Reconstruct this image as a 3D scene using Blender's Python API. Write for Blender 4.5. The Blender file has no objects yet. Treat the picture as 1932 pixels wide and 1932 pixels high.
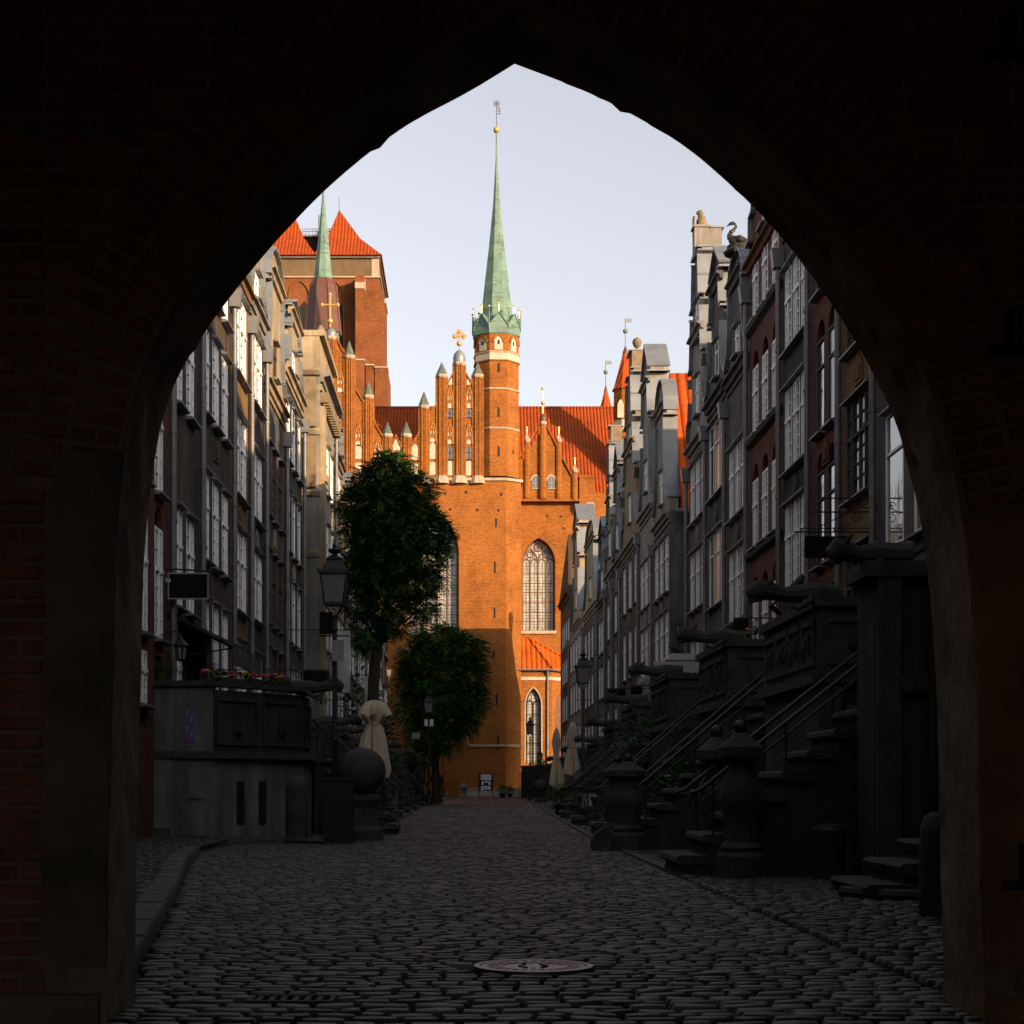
import bpy, bmesh, math, random
import numpy as np
from mathutils import Vector
random.seed(7); rng = np.random.default_rng(7)
R = math.radians
scn = bpy.context.scene
COL = scn.collection

# ---------------------------------------------------------------- camera, world, sun, exposure
F = 3200.0; VU, VV = 880.0, 1478.0; CH = 1.3          # focal length and vanishing point in 1932-px units, eye height
cam_d = bpy.data.cameras.new('camera'); cam = bpy.data.objects.new('camera', cam_d); COL.objects.link(cam)
cam_d.sensor_width = 36; cam_d.lens = F/1932*36
cam_d.shift_x = (966-VU)/1932; cam_d.shift_y = (VV-966)/1932
cam_d.clip_start = 0.1; cam_d.clip_end = 3000
cam.location = (0, 0, CH); cam.rotation_euler = (R(90), 0, 0)
scn.camera = cam
SUN_EL, SUN_AZ = R(12.8), R(42)                          # azimuth: to the right of straight behind the camera
sd = Vector((math.sin(SUN_AZ)*math.cos(SUN_EL), -math.cos(SUN_AZ)*math.cos(SUN_EL), math.sin(SUN_EL)))
w = bpy.data.worlds.new('World'); scn.world = w; w.use_nodes = True
nt = w.node_tree; bg = nt.nodes['Background']
sky = nt.nodes.new('ShaderNodeTexSky'); sky.sky_type = 'NISHITA'; sky.sun_disc = False
sky.sun_elevation = SUN_EL; sky.sun_rotation = math.atan2(sd.x, sd.y)
sky.air_density = 1.0; sky.dust_density = 2.0; sky.ozone_density = 2.5
hs = nt.nodes.new('ShaderNodeHueSaturation'); hs.inputs['Saturation'].default_value = 0.36
nt.links.new(sky.outputs[0], hs.inputs['Color']); wb = nt.nodes.new('ShaderNodeMix'); wb.data_type = 'RGBA'; wb.blend_type = 'MULTIPLY'; wb.inputs[0].default_value = 1
wb.inputs[7].default_value = (.985, .92, .895, 1)
nt.links.new(hs.outputs[0], wb.inputs[6]); nt.links.new(wb.outputs[2], bg.inputs[0])
bg.inputs[1].default_value = 0.15
sl = bpy.data.lights.new('sun', 'SUN'); sl.energy = 5.0; sl.angle = R(0.5); sl.color = (1.0, 0.68, 0.40)
so = bpy.data.objects.new('sun', sl); COL.objects.link(so); so.rotation_euler = sd.to_track_quat('Z', 'Y').to_euler()
scn.view_settings.view_transform = 'Standard'; scn.view_settings.look = 'None'
scn.view_settings.exposure = 0.9; scn.view_settings.gamma = 1

# ---------------------------------------------------------------- helpers
def PX(u, D): return (u-VU)*D/F
def PZ(v, D): return CH+(VV-v)*D/F
class MB:
    def __init__(s): s.v = []; s.f = []
    def add(s, vs, fs):
        n = len(s.v); s.v += [tuple(p) for p in vs]; s.f += [[i+n for i in q] for q in fs]; return s
    def box(s, x0, x1, y0, y1, z0, z1):
        if x0 > x1: x0, x1 = x1, x0
        if y0 > y1: y0, y1 = y1, y0
        if z0 > z1: z0, z1 = z1, z0
        return s.add([(x0,y0,z0),(x1,y0,z0),(x1,y1,z0),(x0,y1,z0),(x0,y0,z1),(x1,y0,z1),(x1,y1,z1),(x0,y1,z1)],
            [(0,3,2,1),(4,5,6,7),(0,1,5,4),(1,2,6,5),(2,3,7,6),(3,0,4,7)])
    def uv(s, u0, u1, v0, v1, D0, D1):                # a box given by its outline in the photograph and its real depth range
        return s.box(PX(u0,D0), PX(u1,D0), D0, D1, PZ(v1,D0), PZ(v0,D0))
    def ext(s, pts, ax, a0, a1):
        n = len(pts)
        def m(p, a):
            return (a,p[0],p[1]) if ax == 'x' else ((p[0],a,p[1]) if ax == 'y' else (p[0],p[1],a))
        vs = [m(p,a0) for p in pts]+[m(p,a1) for p in pts]
        fs = [list(range(n)), list(range(2*n-1, n-1, -1))]+[[i,(i+1)%n,(i+1)%n+n,i+n] for i in range(n)]
        return s.add(vs, fs)
    def poly(s, pts): return s.add(pts, [list(range(len(pts)))])
    def tube(s, pts, r, n=8, caps=True):
        pts = [Vector(p) for p in pts]; N = len(pts); rs = r if isinstance(r,(list,tuple)) else [r]*N
        vs = []; fs = []
        for i, p in enumerate(pts):
            t = (pts[min(i+1,N-1)]-pts[max(i-1,0)]).normalized()
            a = t.cross(Vector((0,0,1)) if abs(t.z) < .9 else Vector((0,1,0))).normalized(); b = t.cross(a)
            for k in range(n):
                w_ = 2*math.pi*k/n; vs.append(p+(a*math.cos(w_)+b*math.sin(w_))*rs[i])
        for i in range(N-1):
            for k in range(n):
                fs.append([i*n+k, i*n+(k+1)%n, (i+1)*n+(k+1)%n, (i+1)*n+k])
        if caps: fs += [list(range(n)), list(range(N*n-1, N*n-n-1, -1))]
        return s.add(vs, fs)
    def lathe(s, cx, cy, prof, n=16, a0=0.0):
        vs = []; fs = []; N = len(prof)
        for r, z in prof:
            for k in range(n):
                t = a0+2*math.pi*k/n; vs.append((cx+r*math.cos(t), cy+r*math.sin(t), z))
        for i in range(N-1):
            for k in range(n): fs.append([i*n+k, i*n+(k+1)%n, (i+1)*n+(k+1)%n, (i+1)*n+k])
        fs += [list(range(n)), list(range(N*n-1, N*n-n-1, -1))]
        return s.add(vs, fs)
    def ball(s, x, y, z, r, n=16, sq=1.0):
        pr = [(max(r*math.sin(math.pi*i/10), .001), z-r*sq*math.cos(math.pi*i/10)) for i in range(11)]
        return s.lathe(x, y, pr, n)
def finish(name, mb, m, parent=None, root=(0,0,0), smooth=False, loc=(0,0,0)):
    me = bpy.data.meshes.new(name); rx, ry, rz = root
    me.from_pydata([(a-rx,b-ry,c-rz) for a,b,c in mb.v], [], mb.f); me.update()
    bm = bmesh.new(); bm.from_mesh(me); bmesh.ops.recalc_face_normals(bm, faces=bm.faces); bm.to_mesh(me); bm.free()
    if smooth:
        me.polygons.foreach_set('use_smooth', [True]*len(me.polygons)); me.set_sharp_from_angle(angle=R(38))
    me.materials.append(m)
    o = bpy.data.objects.new(name, me); COL.objects.link(o); o.location = loc
    if parent is not None: o.parent = parent
    return o
class Thing:
    """an Empty at the base of the thing; parts are given in world coordinates"""
    def __init__(s, name, label, cat, loc, group=None):
        e = bpy.data.objects.new(name, None); COL.objects.link(e); e.location = loc; e.empty_display_size = .3
        e['label'] = label; e['category'] = cat
        if group: e['group'] = group
        s.e = e; s.loc = loc
    def part(s, name, mb, m, parent=None, smooth=False, label=None):
        o = finish(name, mb, m, parent or s.e, s.loc, smooth)
        if label: o['label'] = label
        return o
def single(name, mb, m, label, cat, loc, group=None, smooth=False):
    o = finish(name, mb, m, None, loc, smooth, loc); o['label'] = label; o['category'] = cat
    if group: o['group'] = group
    return o
def struct(name, mb, m, smooth=False, kind='structure'):
    o = finish(name, mb, m, None, (0,0,0), smooth); o['kind'] = kind; return o
def copy_thing(e, loc, label, group=None):
    c = e.copy(); COL.objects.link(c); c.location = loc; c['label'] = label
    if group: c['group'] = group
    for ch in list(e.children):
        d = ch.copy(); COL.objects.link(d); d.parent = c
        for g in list(ch.children):
            h = g.copy(); COL.objects.link(h); h.parent = d
    return c

# ---------------------------------------------------------------- materials
def base_mat(name):
    m = bpy.data.materials.new(name); m.use_nodes = True; t = m.node_tree
    return m, t, t.nodes['Principled BSDF']
def nd(t, ty, **k):
    n = t.nodes.new(ty)
    for a, b in k.items():
        if a.startswith('_'): setattr(n, a[1:], b)
        else: n.inputs[a.replace('__',' ')].default_value = b
    return n
def c4(c): return (c[0], c[1], c[2], 1)
def sc(c, k): return tuple(min(1, a*k) for a in c)
def mapped(t, scale, mode='Object'):
    tc = nd(t, 'ShaderNodeTexCoord'); mp = nd(t, 'ShaderNodeMapping'); mp.inputs['Scale'].default_value = scale
    t.links.new(tc.outputs[mode], mp.inputs['Vector']); return mp.outputs[0]
def noise(t, vec, scale, detail=4, rough=.6):
    n = nd(t, 'ShaderNodeTexNoise', Scale=scale, Detail=detail, Roughness=rough); t.links.new(vec, n.inputs['Vector']); return n.outputs['Fac']
def ramp(t, fac, stops):
    r = nd(t, 'ShaderNodeValToRGB'); e = r.color_ramp.elements
    while len(e) < len(stops): e.new(.5)
    for i, (p, c) in enumerate(stops): e[i].position = p; e[i].color = c4(c)
    t.links.new(fac, r.inputs[0]); return r.outputs[0]
def mixc(t, fac, a, b, mode='MIX'):
    m = t.nodes.new('ShaderNodeMix'); m.data_type = 'RGBA'; m.blend_type = mode
    for s, i in ((fac,0),(a,6),(b,7)):
        if isinstance(s, (int,float)): m.inputs[i].default_value = s
        elif isinstance(s, tuple): m.inputs[i].default_value = c4(s)
        else: t.links.new(s, m.inputs[i])
    return m.outputs[2]
def bump(t, bs, h, strength, dist=.02):
    b = nd(t, 'ShaderNodeBump', Strength=strength, Distance=dist); t.links.new(h, b.inputs['Height']); t.links.new(b.outputs[0], bs.inputs['Normal'])
def plain(name, c, rough=.7, var=.3, scale=4.0, metal=0.0, bmp=.25, bs_=30.0, spec=.4, bd=.01):
    m, t, bs = base_mat(name); v = mapped(t, (1,1,1))
    col = ramp(t, noise(t, v, scale, 5), [(.3, sc(c,1-var)), (.55, c), (.75, sc(c,1+var*.6))])
    t.links.new(col, bs.inputs['Base Color']); bs.inputs['Roughness'].default_value = rough; bs.inputs['Metallic'].default_value = metal
    bs.inputs['Specular IOR Level'].default_value = spec
    if bmp: bump(t, bs, noise(t, v, bs_, 4), bmp, bd)
    return m
def plaster(name, c, dirt=(.022,.02,.018), amt=.8):
    m, t, bs = base_mat(name)
    v1 = mapped(t, (1,1,1)); v2 = mapped(t, (1.6,1.6,.12))
    a = ramp(t, noise(t, v1, .7, 6, .65), [(.3, sc(c,.6)), (.5, c), (.7, sc(c,1.4))])
    st = ramp(t, noise(t, v2, 1.3, 5, .7), [(.40, (0,0,0)), (.62, (1,1,1))])
    f = t.nodes.new('ShaderNodeMath'); f.operation = 'MULTIPLY'; f.inputs[1].default_value = amt; t.links.new(st, f.inputs[0])
    t.links.new(mixc(t, f.outputs[0], a, dirt), bs.inputs['Base Color'])
    bs.inputs['Roughness'].default_value = .9; bs.inputs['Specular IOR Level'].default_value = .2
    bump(t, bs, noise(t, v1, 14, 5), .35, .02); return m
def brick(name, c1, c2, mortar, bw=.28, bh=.095, mort=.018, var=.5, blot=.35, bstr=.5):
    m, t, bs = base_mat(name)
    tc = nd(t, 'ShaderNodeTexCoord'); sp = nd(t, 'ShaderNodeSeparateXYZ'); t.links.new(tc.outputs['Object'], sp.inputs[0])
    ad = t.nodes.new('ShaderNodeMath'); ad.operation = 'ADD'; t.links.new(sp.outputs[0], ad.inputs[0]); t.links.new(sp.outputs[1], ad.inputs[1])
    cb = nd(t, 'ShaderNodeCombineXYZ'); t.links.new(ad.outputs[0], cb.inputs[0]); t.links.new(sp.outputs[2], cb.inputs[1])
    b = nd(t, 'ShaderNodeTexBrick', Scale=1.0, Mortar__Size=mort, Mortar__Smooth=.1, Bias=0.0, Brick__Width=bw, Row__Height=bh)
    b.inputs['Color1'].default_value = c4(c1); b.inputs['Color2'].default_value = c4(c2); b.inputs['Mortar'].default_value = c4(mortar)
    t.links.new(cb.outputs[0], b.inputs['Vector'])
    v = tc.outputs['Object']
    n1 = ramp(t, noise(t, v, .35, 8, .7), [(.3, (1-blot,)*3), (.5, (1,1,1)), (.72, (1+blot*.5,)*3)])
    vs = mapped(t, (3.2,3.2,9)); n2 = ramp(t, noise(t, vs, 1.0, 3, .8), [(.3, (1-var,)*3), (.5, (1,1,1)), (.7, (1+var*.55,)*3)])
    col = mixc(t, 1.0, mixc(t, 1.0, b.outputs['Color'], n1, 'MULTIPLY'), n2, 'MULTIPLY')
    t.links.new(col, bs.inputs['Base Color']); bs.inputs['Roughness'].default_value = .92; bs.inputs['Specular IOR Level'].default_value = .15
    inv = t.nodes.new('ShaderNodeMath'); inv.operation = 'SUBTRACT'; inv.inputs[0].default_value = 1; t.links.new(b.outputs['Fac'], inv.inputs[1])
    bump(t, bs, inv.outputs[0], bstr, .02); return m
def tiles(name, c, rib=.33, row=.4, ribaxis=0, var=.3):
    """pantiles: ribs running down the slope, a step at every course"""
    m, t, bs = base_mat(name)
    tc = nd(t, 'ShaderNodeTexCoord'); sp = nd(t, 'ShaderNodeSeparateXYZ'); t.links.new(tc.outputs['Object'], sp.inputs[0])
    def mth(op, a, b=None):
        n = t.nodes.new('ShaderNodeMath'); n.operation = op
        for i, s in enumerate((a,b)):
            if s is None: continue
            if isinstance(s, (int,float)): n.inputs[i].default_value = s
            else: t.links.new(s, n.inputs[i])
        return n.outputs[0]
    ax = mth('ADD', sp.outputs[0], sp.outputs[1]) if ribaxis == 2 else sp.outputs[ribaxis]
    rb = mth('ABSOLUTE', mth('SINE', mth('MULTIPLY', ax, math.pi/rib)))
    rw = mth('FRACT', mth('MULTIPLY', sp.outputs[2], 1/row))
    h = mth('ADD', mth('MULTIPLY', rb, .7), mth('MULTIPLY', rw, -.35))
    v = tc.outputs['Object']
    a = ramp(t, noise(t, v, .5, 6, .7), [(.3, sc(c,1-var)), (.5, c), (.7, sc(c,1+var*.5))])
    b = ramp(t, noise(t, v, 5, 3, .7), [(.3, (.78,)*3), (.6, (1.05,)*3)])
    t.links.new(mixc(t, 1.0, a, b, 'MULTIPLY'), bs.inputs['Base Color']); bs.inputs['Roughness'].default_value = .85
    bs.inputs['Specular IOR Level'].default_value = .2
    bump(t, bs, h, 1.0, .14); return m
def copper(name):
    m, t, bs = base_mat(name); v = mapped(t, (1,1,1)); v2 = mapped(t, (.6,.6,5.0))
    a = ramp(t, noise(t, v, .9, 6, .7), [(.3, (.055,.10,.078)), (.5, (.10,.18,.14)), (.7, (.145,.235,.185))])
    l = ramp(t, noise(t, v2, .8, 3, .9), [(.34, (.42,.42,.40)), (.46, (1,1,1))])
    t.links.new(mixc(t, 1.0, a, l, 'MULTIPLY'), bs.inputs['Base Color']); bs.inputs['Roughness'].default_value = .65
    bump(t, bs, noise(t, v2, 1.4, 3), .5, .05); return m
def leafmat(name, c):
    m, t, bs = base_mat(name); at = nd(t, 'ShaderNodeAttribute'); at.attribute_name = 'rnd'
    t.links.new(ramp(t, at.outputs['Fac'], [(.0, sc(c,.45)), (.5, c), (1.0, (c[0]*2.1, c[1]*1.6, c[2]*1.0))]), bs.inputs['Base Color'])
    bs.inputs['Roughness'].default_value = .6; bs.inputs['Specular IOR Level'].default_value = .25
    return m
def stones(name, c, warm):
    m, t, bs = base_mat(name); at = nd(t, 'ShaderNodeAttribute'); at.attribute_name = 'rnd'
    a = ramp(t, at.outputs['Fac'], [(.0, sc(c,.55)), (.4, c), (.75, warm), (1.0, sc(c,1.6))])
    v = mapped(t, (1,1,1)); b = ramp(t, noise(t, v, 25, 5), [(.3, (.7,)*3), (.7, (1.15,)*3)])
    b2 = ramp(t, noise(t, v, .5, 4), [(.35, (.75,)*3), (.65, (1.1,)*3)])
    t.links.new(mixc(t, 1.0, mixc(t, 1.0, a, b, 'MULTIPLY'), b2, 'MULTIPLY'), bs.inputs['Base Color'])
    bs.inputs['Roughness'].default_value = .62; bs.inputs['Specular IOR Level'].default_value = .45
    bump(t, bs, noise(t, v, 60, 4), .4, .008); return m
def glassy(name, c=(.02,.025,.03), rough=.06, spec=.8):
    m, t, bs = base_mat(name); bs.inputs['Base Color'].default_value = c4(c); bs.inputs['Roughness'].default_value = rough
    bs.inputs['Specular IOR Level'].default_value = spec; v = mapped(t, (1,1,1)); bump(t, bs, noise(t, v, 1.3, 2), .12, .05); return m
M = {}
M['church'] = brick('church_brick', (.262,.083,.0115), (.185,.052,.008), (.24,.118,.036), .42, .14, .02, .42, .34)
M['church_pale'] = plain('church_plaster', (.40,.35,.27), .9, .18, 1.2)
M['church_stone'] = plain('church_string_stone', (.32,.25,.18), .9, .25, 1.5)
M['trac'] = plain('tracery_clay', (.30,.12,.025), .8, .3, 3)
M['tower'] = brick('tower_brick', (.19,.052,.014), (.14,.036,.010), (.17,.09,.04), .5, .17, .025, .4, .35)
M['towerband'] = plain('tower_plaster', (.12,.08,.04), .95, .3, .6)
M['tile'] = tiles('church_roof_tile', (.26,.045,.006), .36, .8, 0)
M['tile_t'] = tiles('tower_roof_tile', (.28,.045,.006), .55, 1.0, 0)
M['tile_c'] = tiles('chapel_roof_tile', (.37,.072,.005), .5, .8, 0)
M['tile_h'] = tiles('house_roof_tile', (.34,.055,.007), .35, .45, 1, .25)
M['tile_x'] = tiles('house_pantile', (.38,.06,.006), .42, .5, 0, .25)
M['glaze'] = plain('glazed_tile', (.10,.12,.095), .35, .6, 5)
M['copper'] = copper('verdigris_copper')
M['copbrown'] = plain('brown_copper', (.10,.042,.028), .5, .2, 1.2, .0, .1)
M['gold'] = plain('gilding', (.55,.34,.11), .35, .1, 3, .35, 0)
M['iron'] = plain('black_iron', (.012,.012,.012), .55, .3, 6, .0, .2, 40)
M['darkmetal'] = plain('vane_metal', (.10,.10,.10), .5, .2, 3)
M['zinc'] = plain('zinc_sheet', (.19,.21,.225), .45, .22, 1.5, .3, .1)
M['pipe'] = plain('zinc_pipe', (.16,.16,.165), .5, .3, 2.0, .3, .1)
M['white'] = plain('white_paint', (.84,.85,.85), .5, .12, 3, 0, .08)
M['brownframe'] = plain('brown_paint', (.045,.022,.014), .5, .3, 4)
M['glass'] = glassy('window_glass')
M['curtain'] = glassy('curtained_glass', (.16,.155,.14), .2, .5)
M['warmglass'] = glassy('brown_blind_glass', (.07,.045,.025), .12, .7)
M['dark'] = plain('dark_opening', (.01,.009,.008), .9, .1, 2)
M['leaded'] = None
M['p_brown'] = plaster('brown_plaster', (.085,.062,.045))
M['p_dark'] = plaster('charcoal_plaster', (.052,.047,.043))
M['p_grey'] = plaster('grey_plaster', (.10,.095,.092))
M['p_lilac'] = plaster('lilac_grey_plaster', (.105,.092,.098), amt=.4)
M['p_cream'] = plaster('cream_plaster', (.30,.24,.155), (.12,.09,.055), .5)
M['p_ochre'] = plaster('ochre_plaster', (.16,.095,.04), (.12,.08,.04), .5)
M['p_pale'] = plaster('pale_plaster', (.22,.205,.18), (.09,.08,.065), .55)
M['b_red'] = brick('red_house_brick', (.15,.045,.025), (.10,.03,.018), (.09,.065,.05), .28, .1, .014, .4, .4)
M['b_brown'] = brick('brown_house_brick', (.09,.05,.035), (.06,.035,.027), (.08,.065,.055), .28, .1, .014, .4, .4)
M['stone'] = plain('weathered_stone', (.058,.061,.053), .9, .45, 2.5, 0, .6, 18, .2, .03)
M['stonedark'] = plain('dark_stone', (.04,.043,.037), .9, .45, 2.5, 0, .6, 18, .2, .03)
M['stonewarm'] = plain('sandstone', (.19,.145,.09), .9, .4, 2.0, 0, .6, 14, .2, .03)
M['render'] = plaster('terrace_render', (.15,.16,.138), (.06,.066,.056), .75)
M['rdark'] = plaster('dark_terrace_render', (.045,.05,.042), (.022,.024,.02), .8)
M['fabric'] = plain('beige_canvas', (.55,.47,.33), .9, .15, 3, 0, .2, 12)
M['canvas'] = plain('white_canvas', (.42,.41,.40), .85, .12, 2, 0, .2, 9)
M['cobble'] = stones('cobble_stone', (.052,.042,.038), (.072,.049,.042))
M['sett'] = stones('small_sett_stone', (.042,.042,.038), (.052,.048,.043))
M['joint'] = plain('joint_sand', (.034,.031,.027), .95, .4, 6)
M['earth'] = plain('ground_earth', (.038,.034,.03), .95, .3, .5)
M['kerb'] = plain('kerb_granite', (.07,.064,.06), .8, .3, 5, 0, .5, 40)
M['gbrick'] = plain('gate_brick', (.20,.095,.06), .9, .6, 3.5, 0, .7, 25, .2, .02)
M['gmortar'] = plain('gate_mortar', (.17,.14,.10), .95, .4, 4, 0, .6, 30)
M['greveal'] = plain('gate_reveal_plaster', (.33,.27,.19), .92, .55, 2.2, 0, .6, 9, .2, .03)
M['jamb_l'] = plain('jamb_grey_plaster', (.13,.12,.095), .92, .55, 1.6, 0, .6, 9, .2, .03)
M['jamb_r'] = plain('jamb_reddish_plaster', (.26,.145,.08), .92, .55, 1.6, 0, .6, 9, .2, .03)
M['leaf'] = leafmat('tree_leaf', (.036,.105,.03))
M['leaf2'] = leafmat('tree_leaf_bright', (.042,.13,.032))
M['bark'] = plain('bark', (.05,.038,.028), .95, .4, 8, 0, .8, 20, .1, .04)
M['red'] = plain('red_petal', (.55,.015,.03), .6, .3, 9)
M['pink'] = plain('pink_petal', (.6,.06,.2), .6, .3, 9)
M['yellow'] = plain('yellow_petal', (.6,.4,.04), .6, .3, 9)
M['purple'] = plain('purple_paper', (.12,.055,.20), .7, .1, 9)
M['lampglass'] = plain('frosted_lamp_glass', (.17,.165,.17), .35, .12, 3, 0, 0)
M['paper'] = plain('white_paper', (.62,.62,.66), .8, .08, 5, 0, 0)
M['signblack'] = plain('black_signboard', (.008,.008,.009), .8, .2, 3, 0, 0, 30, .1)
M['signgrey'] = plain('grey_sign_back', (.26,.25,.24), .6, .1, 3, 0, 0)
M['bronze'] = plain('dark_bronze', (.035,.028,.026), .5, .4, 6, .2)
M['castiron'] = plain('worn_cast_iron', (.13,.115,.12), .42, .35, 14, .5, .3, 60)
def leaded():
    m, t, bs = base_mat('leaded_glass'); v = mapped(t, (1,1,1)); v2 = mapped(t, (2.6,2.6,.5))
    a = ramp(t, noise(t, v2, 1.4, 6, .75), [(.3, (.15,.16,.15)), (.5, (.30,.30,.27)), (.68, (.50,.49,.44))])
    ck = nd(t, 'ShaderNodeTexBrick', Scale=1.0, Mortar__Size=.03, Brick__Width=.3, Row__Height=.3); ck.offset = 0
    mp = nd(t, 'ShaderNodeMapping'); mp.inputs['Rotation'].default_value = (R(90), R(45), 0)
    tc = nd(t, 'ShaderNodeTexCoord'); t.links.new(tc.outputs['Object'], mp.inputs[0]); t.links.new(mp.outputs[0], ck.inputs['Vector'])
    ck.inputs['Color1'].default_value = (1,1,1,1); ck.inputs['Color2'].default_value = (.82,.86,.85,1); ck.inputs['Mortar'].default_value = (.25,.25,.25,1)
    t.links.new(mixc(t, 1.0, a, ck.outputs[0], 'MULTIPLY'), bs.inputs['Base Color']); bs.inputs['Roughness'].default_value = .35
    bump(t, bs, noise(t, v, 6, 4), .5, .03); return m
M['leaded'] = leaded()

# ================================================================ GROUND
g = MB().poly([(-1500,-300,-.045),(1500,-300,-.045),(1500,2500,-.045),(-1500,2500,-.045)])
struct('ground', g, M['earth'])
def kx(y):                                          # inner edge of the raised left kerb, then of the flush one
    pts = [(6,-2.0),(10,-2.05),(11.8,-2.3),(15.3,-2.77),(20.6,-3.5),(28,-4.6),(31.5,-4.95),(36.4,-5.0),(36.5,-2.9),(50,-2.3),(130,-2.6),(175,-2.6)]
    return float(np.interp(y, [p[0] for p in pts], [p[1] for p in pts]))
def rx(y): return float(np.interp(y, [5,40,60,110,175], [2.95,2.95,3.3,4.3,4.4]))
def stone_mesh(name, cs, m, ground_z=0.0, drop=.032):
    """cs: rows of (x, y, half_x, half_y, height, angle, rnd)"""
    cs = np.array(cs); n = len(cs)
    gx = np.array([-1,-.86,0,.86,1]); gy = np.array([-1,-.72,.72,1])
    tx, ty = np.meshgrid(gx, gy); tx = tx.ravel(); ty = ty.ravel()
    edge = (np.abs(tx) > .99) | (np.abs(ty) > .99); corner = (np.abs(tx) > .99) & (np.abs(ty) > .99)
    dome = 1-.30*(np.abs(tx)**4)-.28*(np.abs(ty)**2)
    kx_ = np.where(corner, .88, 1.0)
    jit = rng.normal(0, .045, (n, 20)); 
    lx = cs[:,2:3]*(tx*kx_)[None,:]*(1+jit); ly = cs[:,3:4]*(ty*kx_)[None,:]*(1+rng.normal(0,.05,(n,20)))
    ca, sa = np.cos(cs[:,5:6]), np.sin(cs[:,5:6])
    px = cs[:,0:1]+lx*ca-ly*sa; py = cs[:,1:2]+lx*sa+ly*ca
    tilt = rng.normal(0,.022,(n,1)); tilty = rng.normal(0,.022,(n,1))
    pz = ground_z+cs[:,4:5]*dome[None,:]+np.where(edge,0,1)[None,:]*(tilt*lx+tilty*ly+rng.normal(0,.0015,(n,20)))
    pz = np.where(edge[None,:], ground_z-drop, pz)
    V = np.stack([px,py,pz],2).reshape(-1,3)
    q = []
    for j in range(3):
        for i in range(4): q.append([j*5+i, j*5+i+1, (j+1)*5+i+1, (j+1)*5+i])
    q = np.array(q); Fq = (q[None]+(np.arange(n)*20)[:,None,None]).reshape(-1,4)
    me = bpy.data.meshes.new(name); me.vertices.add(len(V)); me.vertices.foreach_set('co', V.ravel())
    me.loops.add(Fq.size); me.loops.foreach_set('vertex_index', Fq.ravel())
    me.polygons.add(len(Fq)); me.polygons.foreach_set('loop_start', np.arange(0,Fq.size,4)); me.polygons.foreach_set('loop_total', np.full(len(Fq),4))
    me.update(); me.validate()
    me.polygons.foreach_set('use_smooth', np.ones(len(Fq),bool))
    at = me.attributes.new('rnd','FLOAT','POINT'); at.data.foreach_set('value', np.repeat(cs[:,6],20))
    me.materials.append(m); o = bpy.data.objects.new(name, me); COL.objects.link(o); o['kind'] = 'structure'; return o
MANH = (.47, 11.9, .42)
GR = (-1.05, 10.2)
def cobbles():
    cs = []; y = 7.2
    while y < 172:
        d = (.09 if y < 45 else .13 if y < 80 else .2)*random.uniform(.82,1.18)
        wave = .05*math.sin(y*1.7)
        x = kx(y)-.02+random.uniform(0,.1); xe = rx(y)
        while x < xe-.05:
            hw = random.uniform(.068,.165)*(1 if y < 45 else 1.4); hw = min(hw, (xe-x)/2)
            if hw < .04: break
            cx = x+hw; cy = y+wave*math.sin(cx*1.3)+random.uniform(-.015,.015)+.03*math.sin(cx*.9+y*.6)
            if math.hypot(cx-MANH[0], cy-MANH[1]) > MANH[2]+.06 and not (abs(cx-GR[0]) < .29 and abs(cy-GR[1]) < .18):
                cs.append((cx, cy, hw-.008, d-.008, random.uniform(.006,.017), random.uniform(-.06,.06), random.random()**1.3))
            x += 2*hw
        y += 2*d
    return cs
stone_mesh('road', cobbles(), M['cobble'])
def setts(x0f, x1f, y0, y1, d0, hw0, hw1, z=0.0):
    cs = []; y = y0
    while y < y1:
        d = d0*random.uniform(.8,1.2); x = x0f(y)+random.uniform(0,.08); xe = x1f(y)
        while x < xe-.05:
            hw = random.uniform(hw0,hw1); cx = x+hw
            cs.append((cx, y+.05*math.sin(cx*1.1+y*.4)+random.uniform(-.02,.02), hw-.012, d-.012, random.uniform(.006,.028), random.uniform(-.25,.25), random.random()**1.4))
            x += 2*hw
        y += 2*d
    return cs
stone_mesh('pavement_right', setts(lambda y: rx(y)+(.22 if y > 23 else .02), lambda y: 9.0 if y < 26 else 5.6, 7.5, 46, .085, .06,.14), M['sett'])
stone_mesh('pavement_left', setts(lambda y: -7.5, lambda y: kx(y)-.30, 9.5, 37.6, .075, .05,.11, ), M['sett'], ground_z=.10, drop=.04)
stone_mesh('pavement_far_left', setts(lambda y: -4.4, lambda y: kx(y)-.25, 36, 165, .14, .10,.22), M['sett'])
stone_mesh('pavement_far_right', setts(lambda y: rx(y)+.22, lambda y: rx(y)+2.2, 46, 165, .14, .10,.22), M['sett'])
lp = [(kx(y)-.30, y) for y in np.arange(9.5,36.3,.5)]
struct('pavement_base', MB().ext([(-9,9.5)]+lp+[(-5.3,37.9),(-9,37.9)], 'z', -.04, .085), M['joint'])
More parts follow.
